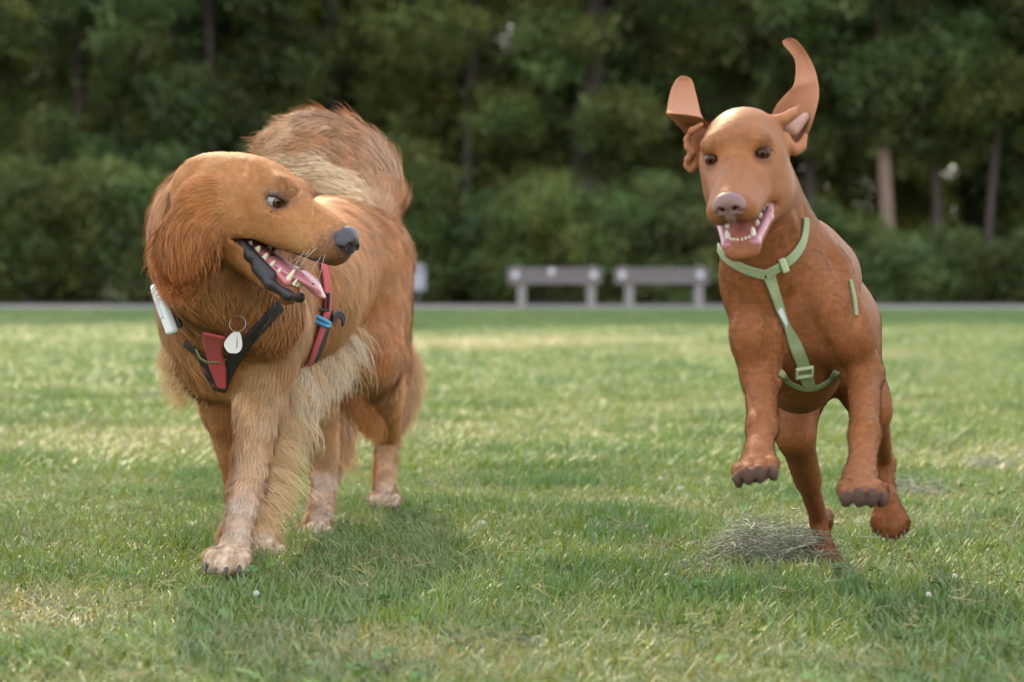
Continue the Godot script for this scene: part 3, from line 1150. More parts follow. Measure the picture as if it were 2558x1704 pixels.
func golden_face(dog: Node3D, t: Transform3D):
	var gloss := paint(Color.WHITE, 0.06, true)
	for x in [-1.0, 1.0]:
		var look := t.basis * Vector3(x * (0.50 if x < 0 else 0.9), 0.02, 0.86)
		var e := part("eye", eyeball(t * Vector3(0.0335 * x, 0.018, 0.0425), 0.0138, look, Color(0.050, 0.020, 0.007), Color(0.27, 0.235, 0.22), 0.60), gloss, dog)
	var jaw := jaw_of(t, 15.0)
	part("nose", golden_nose(t), leather(Color(0.026, 0.019, 0.021), 60.0, 0.08, 0.48), dog)
	part("lip", golden_lips(t, jaw), leather(Color(0.018, 0.012, 0.014), 28.0, 0.2, 0.5), dog)
	var tongue := Body.new()
	tongue.xf = jaw
	tongue.sc = 1.11
	tongue.look(Color(0.46, 0.17, 0.19), Vector3.ZERO)
	var path := [Vector3(0, -0.036, 0.0), Vector3(0, -0.036, 0.045), Vector3(0.003, -0.036, 0.078), Vector3(0.014, -0.033, 0.100), Vector3(0.024, -0.040, 0.113)]
	for k in 4:
		tongue.cone(path[k], path[k + 1], [0.016, 0.020, 0.021, 0.021][k], [0.020, 0.021, 0.021, 0.016][k], 0.008, Vector3(0, 1, 0.1), 3.4)
	tongue.cone(path[1] + Vector3(0, 0.0068, 0), path[2] + Vector3(0, 0.0068, 0), 0.0011, 0.0011, 0.006, Vector3.ZERO, 1.0, 1)
	part("tongue", Body.mesh(tongue.skin(0.0024)), wet(Color.WHITE), dog)
	var gum := Body.new()
	gum.look(Color(0.42, 0.13, 0.13), Vector3.ZERO)
	gum.xf = jaw
	gum.sc = 1.11
	for x in [-1.0, 1.0]:
		gum.cone(Vector3(0.027 * x, -0.037, 0.018), Vector3(0.014 * x, -0.045, 0.092), 0.006, 0.005, 0.004)
	gum.cone(Vector3(0.014, -0.045, 0.092), Vector3(-0.014, -0.045, 0.092), 0.005, 0.005, 0.004)
	gum.xf = t
	for x in [-1.0, 1.0]:
		gum.cone(Vector3(0.028 * x, -0.024, 0.024), Vector3(0.014 * x, -0.026, 0.108), 0.0055, 0.005, 0.004)
	part("gums", Body.mesh(gum.skin(0.0024)), wet(Color.WHITE), dog)
	var ivory := paint(Color(0.70, 0.62, 0.42), 0.25)
	for x in [-1.0, 1.0]:
		for q in [[0.026, 0.0280, 0.006, 0.0052], [0.0245, 0.0400, 0.008, 0.0055], [0.022, 0.0527, 0.007, 0.0048], [0.0195, 0.0651, 0.006, 0.0042], [0.0175, 0.0767, 0.005, 0.0036], [0.0150, 0.0918, 0.014, 0.0044], [0.0095, 0.0989, 0.006, 0.0030], [0.0035, 0.1007, 0.006, 0.0028]]:
			var p := Vector3(q[0] * x, -0.036 - (q[1] - 0.018) * 0.0975, q[1])
			part("tooth", tooth(jaw, p, p + Vector3(0.001 * x, q[2] + 0.003, 0.001), q[3]), ivory, dog)
		for q in [[0.027, 0.0340, 0.008, 0.0055], [0.0245, 0.0500, 0.007, 0.005], [0.0165, 0.1016, 0.007, 0.0040]]:
			var p := Vector3(q[0] * x, -0.0215, q[1])
			part("tooth", tooth(t, p, p - Vector3(0, q[2] + 0.003, 0), q[3]), ivory, dog)
	var bristle := paint(Color(0.35, 0.28, 0.2), 0.6)
	var r := RandomNumberGenerator.new()
	r.seed = 4
	for k in 9:
		var x := -1.0 if k < 7 else 1.0
		var p := Vector3(0.030 * x, -0.012 - r.randf() * 0.014, 0.100 + r.randf() * 0.03)
		var d := Vector3(x * 0.6, -0.55 + r.randf_range(-0.4, 0.5), r.randf_range(-0.3, 0.5)).normalized() * r.randf_range(0.025, 0.05)
		part("whisker", horn([t * p, t * (p + d * 0.5), t * (p + d + Vector3(0, -0.006, 0))], [0.00035, 0.0003, 0.0001], 4), bristle, dog)


func golden_nose(t: Transform3D) -> ArrayMesh:
	var n := Body.new()
	n.xf = t * Transform3D(Basis.from_scale(Vector3(1.15, 1.2, 1.0)), Vector3(0, 0.0005, 0.001))
	n.sc = 1.11 * 1.02
	n.look(Color.WHITE, Vector3.ZERO)
	n.ell(Vector3(0, 0.003, 0.1332), Vector3(0.0200, 0.0150, 0.0145), 0.006)
	for x in [-1.0, 1.0]:
		n.ell(Vector3(0.0125 * x, -0.003, 0.1354), Vector3(0.0095, 0.0095, 0.0120), 0.006)
	n.ell(Vector3(0, -0.0085, 0.1341), Vector3(0.0080, 0.0080, 0.0100), 0.006)
	for x in [-1.0, 1.0]:
		n.ell(Vector3(0.0105 * x, -0.003, 0.1470), Vector3(0.0050, 0.0040, 0.010), 0.003, Basis(Vector3.UP, 0.5 * x), 1)
		n.cone(Vector3(0.0145 * x, -0.0075, 0.1443), Vector3(0.0215 * x, -0.0085, 0.1346), 0.0022, 0.0016, 0.003, Vector3.ZERO, 1.0, 1)
	n.cone(Vector3(0, 0.004, 0.1506), Vector3(0, -0.016, 0.1461), 0.0010, 0.0014, 0.002, Vector3.ZERO, 1.0, 1)
	return Body.mesh(n.skin(0.0016))


func golden_lips(t: Transform3D, jaw: Transform3D) -> ArrayMesh:
	var n := Body.new()
	n.sc = 1.11
	n.look(Color.WHITE, Vector3.ZERO)
	n.xf = jaw
	for x in [-1.0, 1.0]:
		n.cone(Vector3(0.0375 * x, -0.032, 0.012), Vector3(0.0335 * x, -0.042, 0.040), 0.0048, 0.0068, 0.006)
		n.cone(Vector3(0.0335 * x, -0.042, 0.040), Vector3(0.0265 * x, -0.050, 0.0678), 0.0068, 0.0058, 0.006)
		n.cone(Vector3(0.0305 * x, -0.052, 0.0553), Vector3(0.0265 * x, -0.0565, 0.0803), 0.0055, 0.0068, 0.006)
		n.cone(Vector3(0.0265 * x, -0.0565, 0.0803), Vector3(0.0160 * x, -0.0570, 0.1034), 0.0064, 0.0058, 0.006)
		n.cone(Vector3(0.0350 * x, -0.036, 0.026), Vector3(0.0240 * x, -0.046, 0.0749), 0.0055, 0.0050, 0.004)
	n.cone(Vector3(0.0160, -0.057, 0.1034), Vector3(-0.0160, -0.057, 0.1034), 0.0058, 0.0058, 0.006)
	n.xf = t
	for x in [-1.0, 1.0]:
		n.cone(Vector3(0.0370 * x, -0.027, 0.012), Vector3(0.0270 * x, -0.030, 0.0518), 0.0050, 0.0035, 0.006)
		n.cone(Vector3(0.0270 * x, -0.030, 0.0518), Vector3(0.0165 * x, -0.0315, 0.1123), 0.0030, 0.0030, 0.004)
	return Body.mesh(n.skin(0.0020))


func leather(c: Color, scale_ := 60.0, relief := 0.05, rough := 0.44) -> StandardMaterial3D:
	var m := paint(c, rough, true)
	var n := FastNoiseLite.new()
	n.seed = 4
	n.noise_type = FastNoiseLite.TYPE_CELLULAR
	n.frequency = 0.12
	var im := Image.create(128, 128, false, Image.FORMAT_RGB8)
	for y in 128:
		for x in 128:
			var w := 0.5 + 0.5 * n.get_noise_2d(x, y)
			im.set_pixel(x, y, Color(w, w, w))
	m.heightmap_enabled = true
	m.heightmap_texture = ImageTexture.create_from_image(im)
	m.heightmap_scale = relief
	m.uv1_triplanar = true
	m.uv1_scale = Vector3.ONE * scale_
	return m


func golden_harness(dog: Node3D, b: Body):
	var red := webbing(Color(0.40, 0.045, 0.05))
	var black := paint(Color(0.018, 0.016, 0.018), 0.8)
	var plastic := paint(Color(0.015, 0.015, 0.017), 0.35)
	var over := 0.013
	part("chest_pad", strap_on(b, [Vector2(690, 760), Vector2(640, 812), Vector2(600, 865), Vector2(570, 915), Vector2(553, 962)], 0.021, 0.005, over - 0.004, 3.2), black, dog)
	part("chest_pad", strap_on(b, [Vector2(470, 850), Vector2(510, 885), Vector2(528, 925), Vector2(551, 966)], 0.018, 0.005, over - 0.005, 3.2), black, dog)
	var breast := part("chest_strap", strap_on(b, [Vector2(540, 815), Vector2(543, 855), Vector2(550, 900), Vector2(562, 950)], 0.027, 0.0035, over + 0.002, 3.2, [1.2, 1.0, 0.95, 0.5]), red, dog)
	var ring := TorusMesh.new()
	ring.inner_radius = 0.0108
	ring.outer_radius = 0.0120
	ring.rings = 32
	ring.ring_segments = 8
	var steel := paint(Color(0.33, 0.32, 0.30), 0.42)
	steel.metallic = 1.0
	var spot := b.hit(eye.origin, (at(591, 808, 1.0) - eye.origin).normalized(), 3.0, 5.0) + Vector3(0.004, 0, 0.024)
	var o := part("tag_ring", ring, steel, dog)
	o.position += spot
	o.basis = Basis.from_euler(Vector3(1.35, 0.2, 0.25))
	for k in 2:
		var disc := PackedVector2Array()
		for s in 40:
			var w := TAU * s / 40.0
			var wide := 0.0125 * sin(w) * (1.0 - 0.42 * cos(w))
			disc.append(Vector2(wide, 0.0155 * cos(w)))
		var m := plate(disc, 0.0016)
		var plate_ := part("name_tag", m, steel, dog)
		plate_.position += spot + Vector3(-0.004 - 0.004 * k, -0.0255, 0.002 - 0.006 * k)
		plate_.basis = Basis.from_euler(Vector3(-0.12, -0.25 - 0.55 * k, -0.38))
	var olive := paint(Color(0.13, 0.13, 0.04), 0.4)
	var mid := b.hit(eye.origin, (at(540, 893, 1.0) - eye.origin).normalized(), 3.0, 5.0) + Vector3(0, 0, over + 0.004)
	part("harness_ring", horn([mid + Vector3(-0.027, 0.012, -0.004), mid + Vector3(-0.021, 0.0, 0.0), mid + Vector3(-0.012, -0.006, 0.001), mid + Vector3(0.012, -0.006, 0.001), mid + Vector3(0.018, 0.0, 0.0), mid + Vector3(0.022, 0.012, -0.004)], [0.0022, 0.0022, 0.0022, 0.0022, 0.0022, 0.0022]), olive, breast)
	# flank strap with slider and elastic
	var side := part("side_strap", strap_on(b, [Vector2(790, 610), Vector2(795, 655), Vector2(803, 720), Vector2(806, 760), Vector2(797, 800), Vector2(780, 850), Vector2(752, 920)], 0.020, 0.0035, 0.010, 3.4, [0.9, 0.9, 1.1, 1.2, 1.3, 1.2, 0.4]), red, dog)
	part("side_pad", strap_on(b, [Vector2(815, 775), Vector2(808, 815), Vector2(795, 855), Vector2(758, 930)], 0.020, 0.004, 0.007, 3.4, [1.0, 1.1, 1.0, 0.4]), black, dog)
	part("strap_end", strap_on(b, [Vector2(810, 790), Vector2(826, 778), Vector2(838, 790), Vector2(836, 805)], 0.012, 0.003, 0.015, 3.4, [1.2, 1.0, 1.0, 0.5]), black, dog)
	var band_at := b.hit(eye.origin, (at(794, 797, 1.0) - eye.origin).normalized(), 3.3, 5.0)
	var blue := paint(Color(0.05, 0.22, 0.36), 0.7)
	for k in 2:
		var p := band_at + Vector3(0, 0.003 - 0.007 * k, 0.017)
		part("elastic_band", horn([p + Vector3(-0.018, 0.008, -0.008), p + Vector3(-0.014, 0.006, 0.0), p + Vector3(0.0, 0.001 - 0.001 * k, 0.003), p + Vector3(0.014, -0.007, 0.002), p + Vector3(0.019, -0.010 + 0.003 * k, -0.008)], [0.0033, 0.0038, 0.0036, 0.0040, 0.0033]), blue, side)
	var slide := b.hit(eye.origin, (at(803, 754, 1.0) - eye.origin).normalized(), 3.3, 5.0)
	var up := b.slope(slide)
	slide += Vector3(0, 0, 0.016)
	var buckle := part("slider", frame_plate(0.024, 0.025, 0.0045, 0.005), plastic, side)
	buckle.position += slide
	buckle.basis = Basis.from_euler(Vector3(0.1, 0.35, -0.03))
	# tracker on the side of the neck
	var dev := rounded_box(Vector3(0.030, 0.076, 0.014), 0.006)
	var shell := paint(Color(0.62, 0.66, 0.66), 0.45)
	var place := at(410, 771, 3.42)
	var tracker := part("tracker", dev, shell, dog)
	tracker.position += place
	tracker.basis = Basis.from_euler(Vector3(0.0, -1.15, 0.0)).rotated(Vector3.BACK, 0.33)
	var button := part("button", rounded_box(Vector3(0.017, 0.040, 0.002), 0.0009), paint(Color(0.5, 0.55, 0.55), 0.5), tracker)
	button.position = Vector3(0, 0.008, 0.0072)
	var mount := part("mount", rounded_box(Vector3(0.028, 0.066, 0.008), 0.003), plastic, tracker)
	mount.position = Vector3(0, 0, -0.011)


func plate(outline: PackedVector2Array, thick: float) -> ArrayMesh:
	var st := SurfaceTool.new()
	st.begin(Mesh.PRIMITIVE_TRIANGLES)
	var n := outline.size()
	for side in 2:
		var z := thick * 0.5 if side == 0 else -thick * 0.5
		for s in n:
			var p := outline[s]
			var q := outline[(s + 1) % n]
			var line := [Vector3(p.x, p.y, z), Vector3(q.x, q.y, z)]
			if side == 1:
				line.reverse()
			st.set_normal(Vector3(0, 0, signf(z)))
			st.add_vertex(Vector3(0, 0, z))
			st.add_vertex(line[0])
			st.add_vertex(line[1])
	for s in n:
		var p := outline[s]
		var q := outline[(s + 1) % n]
		var e := thick * 0.5
		var quad := [Vector3(p.x, p.y, -e), Vector3(q.x, q.y, -e), Vector3(q.x, q.y, e), Vector3(p.x, p.y, e)]
		for i in [0, 2, 1, 0, 3, 2]:
			var o: Vector3 = quad[i]
			st.set_normal(Vector3(o.x, o.y, 0).normalized())
			st.add_vertex(o)
	return st.commit()


func frame_plate(w: float, h: float, bar: float, thick: float) -> ArrayMesh:
	var st := SurfaceTool.new()
	st.begin(Mesh.PRIMITIVE_TRIANGLES)
	for q in [[0.0, h / 2, w + bar, bar], [0.0, -h / 2, w + bar, bar], [-w / 2, 0.0, bar, h - bar], [w / 2, 0.0, bar, h - bar]]:
		st.append_from(rounded_box(Vector3(q[2], q[3], thick), bar * 0.3), 0, Transform3D(Basis(), Vector3(q[0], q[1], 0)))
	return st.commit()


func rounded_box(s: Vector3, r: float) -> ArrayMesh:
	var st := SurfaceTool.new()
	st.begin(Mesh.PRIMITIVE_TRIANGLES)
	var n := 8
	var ins := s * 0.5 - Vector3.ONE * r
	for f in 6:
		var ax := f % 3
		var sg := 1.0 if f < 3 else -1.0
		var grid := []
		for i in n + 1:
			for j in n + 1:
				var u := -1.0 + 2.0 * i / n
				var w := -1.0 + 2.0 * j / n
				var p := Vector3.ZERO
				p[ax] = sg
				p[(ax + 1) % 3] = u * sg
				p[(ax + 2) % 3] = w
				var q := p * s * 0.5
				# bunch the lines near the edges
				for e in [(ax + 1) % 3, (ax + 2) % 3]:
					var t: float = p[e]
					q[e] = signf(t) * (ins[e] * minf(absf(t) / 0.5, 1.0) + r * maxf(absf(t) - 0.5, 0.0) / 0.5)
				var core := q.clamp(-ins, ins)
				var d := (q - core).normalized()
				grid.append([core + d * r, d])
		for i in n:
			for j in n:
				var k := i * (n + 1) + j
				for e in [k, k + 1, k + n + 1, k + 1, k + n + 2, k + n + 1]:
					st.set_normal(grid[e][1])
					st.add_vertex(grid[e][0])
	return st.commit()


# ---------------------------------------------------------------- the vizsla
func vizsla_head_frame() -> Transform3D:
	return Transform3D(Basis.from_euler(Vector3(deg_to_rad(16.0), deg_to_rad(-13.2), deg_to_rad(6.4)), EULER_ORDER_YXZ), Vector3(0.28535, 0.57445, -2.98339))


func vizsla_body() -> Body:
	var b := Body.new()
	var coat_ := Color(0.225, 0.082, 0.028)
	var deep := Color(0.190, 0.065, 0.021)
	var light := Color(0.245, 0.094, 0.036)
	var short := Vector3(0.0060, 0.06, 90000)
	b.look(coat_, short, Vector3(0.1, -0.6, -0.8))
	b.ell(at(1996, 785, 3.25), Vector3(0.069, 0.124, 0.20), 0.05, Basis(Vector3.UP, -0.18) * Basis(Vector3.RIGHT, -0.05))
	b.ell(at(2030, 790, 3.42), Vector3(0.060, 0.080, 0.17), 0.05, Basis(Vector3.UP, -0.18))
	b.ell(at(2068, 790, 3.55), Vector3(0.062, 0.070, 0.11), 0.05)
	# withers, shoulders, breast
	b.cone(at(1998, 618, 3.18), at(2055, 680, 3.36), 0.034, 0.048, 0.04)
	b.look(coat_, short, Vector3(0, -1, 0.1))
	b.ell(at(1955, 760, 3.09), Vector3(0.062, 0.085, 0.065), 0.04)
	b.ell(at(2003, 870, 3.17), Vector3(0.052, 0.082, 0.09), 0.04)
	b.cone(at(1874, 715, 3.06), at(1890, 855, 3.04), 0.031, 0.029, 0.022)
	b.cone(at(2050, 690, 3.10), at(2102, 835, 3.05), 0.042, 0.036, 0.022)
	b.cone(at(1985, 690, 3.06), at(2070, 770, 3.04), 0.026, 0.026, 0.03)
	b.cone(at(1920, 730, 3.05), at(1905, 830, 3.03), 0.022, 0.018, 0.02)
	# neck
	b.look(coat_, short, Vector3(0, -1, 0))
	b.cone(at(1920, 700, 3.10), at(1888, 520, 3.04), 0.056, 0.046, 0.04)
	b.cone(at(1982, 690, 3.15), at(1900, 440, 3.06), 0.054, 0.040, 0.04)
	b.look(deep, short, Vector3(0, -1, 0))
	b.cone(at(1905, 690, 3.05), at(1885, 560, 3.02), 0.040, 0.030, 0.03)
	# folds of loose skin, the furrow down the breast
	b.cone(at(1932, 590, 3.01), at(1938, 672, 3.03), 0.010, 0.008, 0.010)
	b.cone(at(1962, 560, 3.02), at(1972, 655, 3.06), 0.012, 0.009, 0.012)
	# right foreleg (left in the picture)
	b.look(coat_, short)
	b.cone(at(1888, 840, 3.04), at(1902, 945, 3.04), 0.029, 0.022, 0.02)
	b.cone(at(1902, 945, 3.04), at(1904, 1065, 2.95), 0.022, 0.0172, 0.02)
	b.ell(at(1906, 1066, 2.940), Vector3(0.0155, 0.015, 0.014), 0.012)
	b.cone(at(1945, 1070, 2.975), at(1938, 1050, 2.98), 0.006, 0.004, 0.008)
	b.look(light, short)
	b.cone(at(1904, 1065, 2.95), at(1896, 1140, 2.90), 0.0172, 0.0165, 0.012)
	paw(b, at(1890, 1168, 2.875), Vector3(-0.22, -0.25, 1.0), Vector3(-0.28, 1, 0.25), 0.84, light, short, 1, Color(0.070, 0.040, 0.029))
	# left foreleg (right in the picture)
	b.look(coat_, short)
	b.cone(at(2104, 830, 3.06), at(2155, 935, 3.08), 0.037, 0.024, 0.02)
	b.ell(at(2170, 920, 3.12), Vector3(0.015, 0.018, 0.018), 0.02)
	b.cone(at(2157, 935, 3.08), at(2162, 1080, 2.95), 0.0225, 0.0175, 0.02)
	b.ell(at(2160, 1086, 2.940), Vector3(0.016, 0.016, 0.014), 0.012)
	b.cone(at(2128, 1095, 2.97), at(2130, 1075, 2.98), 0.006, 0.004, 0.008)
	b.look(light, short)
	b.cone(at(2161, 1080, 2.95), at(2153, 1192, 2.89), 0.0175, 0.0175, 0.012)
	paw(b, at(2152, 1222, 2.865), Vector3(0.02, -0.25, 1.0), Vector3(0.03, 1, 0.25), 0.88, light, short, 1, Color(0.070, 0.040, 0.029))
	# right hind leg, pushing off
	b.look(coat_, short)
	b.cone(at(2034, 850, 3.48), at(1992, 1010, 3.42), 0.056, 0.026, 0.04)
	b.cone(at(1992, 1010, 3.42), at(1986, 1090, 3.39), 0.025, 0.0205, 0.03)
	b.cone(at(1988, 1080, 3.40), at(2018, 1195, 3.50), 0.0205, 0.0145, 0.03)
	b.cone(at(2052, 880, 3.56), at(2012, 1050, 3.47), 0.040, 0.015, 0.03)
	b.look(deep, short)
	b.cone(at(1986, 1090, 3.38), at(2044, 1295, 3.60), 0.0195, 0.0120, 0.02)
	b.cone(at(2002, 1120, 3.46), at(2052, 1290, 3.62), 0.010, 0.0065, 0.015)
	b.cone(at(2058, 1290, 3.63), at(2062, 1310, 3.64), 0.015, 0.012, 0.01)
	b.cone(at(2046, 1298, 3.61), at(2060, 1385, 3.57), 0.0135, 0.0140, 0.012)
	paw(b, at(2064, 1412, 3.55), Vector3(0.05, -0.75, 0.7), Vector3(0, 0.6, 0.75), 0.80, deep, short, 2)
	# left hind leg, in the air
	b.look(coat_, short)
	b.cone(at(2108, 830, 3.56), at(2165, 990, 3.47), 0.052, 0.026, 0.04)
	b.cone(at(2165, 990, 3.47), at(2182, 1030, 3.46), 0.026, 0.0215, 0.03)
	b.cone(at(2130, 850, 3.60), at(2185, 1010, 3.56), 0.036, 0.016, 0.03)
	b.cone(at(2182, 1030, 3.46), at(2210, 1150, 3.66), 0.0215, 0.0120, 0.02)
	b.cone(at(2216, 1160, 3.68), at(2218, 1175, 3.68), 0.014, 0.011, 0.01)
	b.cone(at(2210, 1155, 3.67), at(2217, 1265, 3.62), 0.0130, 0.0140, 0.012)
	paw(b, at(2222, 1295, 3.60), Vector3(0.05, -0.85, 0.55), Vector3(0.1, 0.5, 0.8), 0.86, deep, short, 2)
	crease(b, [Vector2(1950, 600), Vector2(1954, 665)], 0.003, 0.010)
	crease(b, [Vector2(1940, 705), Vector2(1962, 765), Vector2(1990, 850)], 0.003, 0.020)
	crease(b, [Vector2(1880, 765), Vector2(1915, 782), Vector2(1935, 800)], 0.002, 0.012)
	crease(b, [Vector2(1922, 800), Vector2(1935, 860), Vector2(1945, 935)], 0.004, 0.014)
	crease(b, [Vector2(2030, 815), Vector2(2062, 870), Vector2(2098, 930)], 0.004, 0.014)
	crease(b, [Vector2(2015, 680), Vector2(2000, 735), Vector2(2020, 790)], 0.003, 0.016)
	crease(b, [Vector2(2080, 640), Vector2(2120, 710), Vector2(2142, 800)], 0.003, 0.016)
	crease(b, [Vector2(1830, 730), Vector2(1828, 790)], 0.002, 0.012)
	return b


func vizsla_head(b: Body):
	var c := Color(0.265, 0.105, 0.043)
	var s := 1.08
	var head := vizsla_head_frame()
	var short := Vector3(0.005, 0.12, 110000)
	b.place(head, s)
	b.look(c, short, Vector3(0, 0.2, -1))
	b.ell(Vector3(0, 0.010, -0.020), Vector3(0.046, 0.045, 0.066), 0.02)
	b.ell(Vector3(0, 0.028, 0.008), Vector3(0.030, 0.022, 0.040), 0.025)
	for x in [-1.0, 1.0]:
		b.ell(Vector3(0.023 * x, 0.0300, 0.0345), Vector3(0.015, 0.0065, 0.011), 0.020)
		b.ell(Vector3(0.0250 * x, -0.016, 0.002), Vector3(0.019, 0.036, 0.046), 0.022)
		b.cone(Vector3(0.0315 * x, 0.002, 0.010), Vector3(0.020 * x, -0.012, 0.064), 0.012, 0.011, 0.016)
		b.cone(Vector3(0.0115 * x, -0.014, 0.050), Vector3(0.0110 * x, -0.0240, 0.126), 0.0175, 0.0135, 0.014)
		b.cone(Vector3(0.0205 * x, -0.030, 0.040), Vector3(0.0165 * x, -0.0300, 0.120), 0.0125, 0.0110, 0.013)
		b.ell(Vector3(0.024 * x, -0.036, -0.008), Vector3(0.021, 0.026, 0.044), 0.025)
	b.cone(Vector3(0, 0.008, 0.046), Vector3(0, -0.0135, 0.134), 0.0165, 0.0118, 0.014)
	var nose := Color(0.30, 0.16, 0.14)
	b.ell(Vector3(0, -0.020, 0.132), Vector3(0.0135, 0.012, 0.012), 0.006)
	for x in [-1.0, 1.0]:
		b.ell(Vector3(0.0320 * x, 0.0145, 0.0480), Vector3(0.0108, 0.0052, 0.0150), 0.004, Basis(Vector3.BACK, -0.24 * x) * Basis(Vector3.UP, 0.45 * x), 1)
	# the open mouth
	for x in [-1.0, 1.0]:
		b.cone(Vector3(0.028 * x, -0.049, 0.050), Vector3(0.016 * x, -0.054, 0.125), 0.018, 0.026, 0.006, Vector3(0, 1, 0.12), 2.6, 1)
	b.cone(Vector3(0, -0.051, 0.03), Vector3(0, -0.056, 0.125), 0.024, 0.026, 0.006, Vector3(0, 1, 0.12), 2.2, 1)
	var jaw := jaw_of(Transform3D(head.basis.scaled(Vector3.ONE * s), head.origin), 7.0)
	b.xf = jaw
	for x in [-1.0, 1.0]:
		b.look(c, short, Vector3(0, -0.2, -1))
		b.cone(Vector3(0.022 * x, -0.050, 0.0), Vector3(0.0105 * x, -0.064, 0.104), 0.0135, 0.0090, 0.018)
	b.look(c, short, Vector3(0, -0.2, -1))
	b.ell(Vector3(0, -0.066, 0.106), Vector3(0.0150, 0.009, 0.012), 0.012)
	b.look(Color(0.34, 0.10, 0.11), Vector3.ZERO)
	b.cone(Vector3(0, -0.052, 0.010), Vector3(0, -0.058, 0.095), 0.017, 0.011, 0.012)
	b.place(head, s)
	for x in [-1.0, 1.0]:
		b.dab(Vector3(0.030 * x, 0.0135, 0.046), 0.016, Color(0.12, 0.05, 0.032), 0.85, 0.3)
		b.dab(Vector3(0.020 * x, 0.023, 0.052), 0.011, Color(0.28, 0.09, 0.025), 0.3)
		b.dab(Vector3(0.034 * x, -0.020, 0.046), 0.012, Color(0.24, 0.08, 0.03), 0.5)
		b.dab(Vector3(0.028 * x, -0.030, 0.064), 0.010, Color(0.24, 0.08, 0.03), 0.4)
	for x in [-1.0, 1.0]:
		b.dab(Vector3(0.0088 * x, -0.0195, 0.143), 0.011, Color(0.02, 0.010, 0.008), 1.0, 0.0)
	b.dab(Vector3(0, -0.040, 0.138), 0.020, Color(0.22, 0.08, 0.04), 0.6)
	b.dab(Vector3(0, 0.034, 0.045), 0.010, Color(0.26, 0.085, 0.035), 0.5)
	for k in 4:
		b.dab(Vector3(0, -0.024, 0.02 + 0.028 * k), 0.016, Color(0.25, 0.06, 0.065), 1.0, 0.0)
	b.place(Transform3D(), 1.0)


func vizsla_ear_roots(b: Body):
	var rim := Color(0.29, 0.120, 0.056)
	var soft := Vector3.ZERO
	b.look(rim, soft, Vector3(0, 1, 0))
	var line := [Vector3(1752, 312, 3.01), Vector3(1728, 326, 3.01), Vector3(1716, 348, 3.02), Vector3(1718, 368, 3.02), Vector3(1730, 380, 3.02), Vector3(1718, 398, 3.025), Vector3(1716, 414, 3.03), Vector3(1726, 424, 3.03), Vector3(1738, 412, 3.03), Vector3(1742, 390, 3.025)]
	for k in line.size() - 1:
		b.cone(at(line[k].x, line[k].y, line[k].z), at(line[k + 1].x, line[k + 1].y, line[k + 1].z), 0.0036, 0.0036, 0.005)
	b.look(Color(0.24, 0.095, 0.05), soft, Vector3(0, 1, 0))
	b.cone(at(1748, 335, 3.035), at(1736, 410, 3.045), 0.012, 0.005, 0.008, Vector3(0, 0, 1), 2.0)
	b.look(rim, soft, Vector3(0, 1, 0))
	line = [Vector3(1938, 300, 3.0), Vector3(1958, 296, 2.995), Vector3(1978, 284, 3.0), Vector3(1996, 264, 3.01)]
	for k in line.size() - 1:
		b.cone(at(line[k].x, line[k].y, line[k].z), at(line[k + 1].x, line[k + 1].y, line[k + 1].z), 0.0048 - 0.0008 * k, 0.0040 - 0.0008 * k, 0.012)
	line = [Vector3(1966, 340, 3.0), Vector3(1972, 362, 2.995), Vector3(1988, 376, 3.0), Vector3(2002, 366, 3.005), Vector3(2012, 340, 3.01)]
	for k in line.size() - 1:
		b.cone(at(line[k].x, line[k].y, line[k].z), at(line[k + 1].x, line[k + 1].y, line[k + 1].z), 0.0042, 0.0038, 0.010)
	b.look(Color(0.37, 0.22, 0.17), Vector3.ZERO)
	b.cone(at(1980, 325, 3.024), at(2012, 292, 3.030), 0.009, 0.006, 0.012)


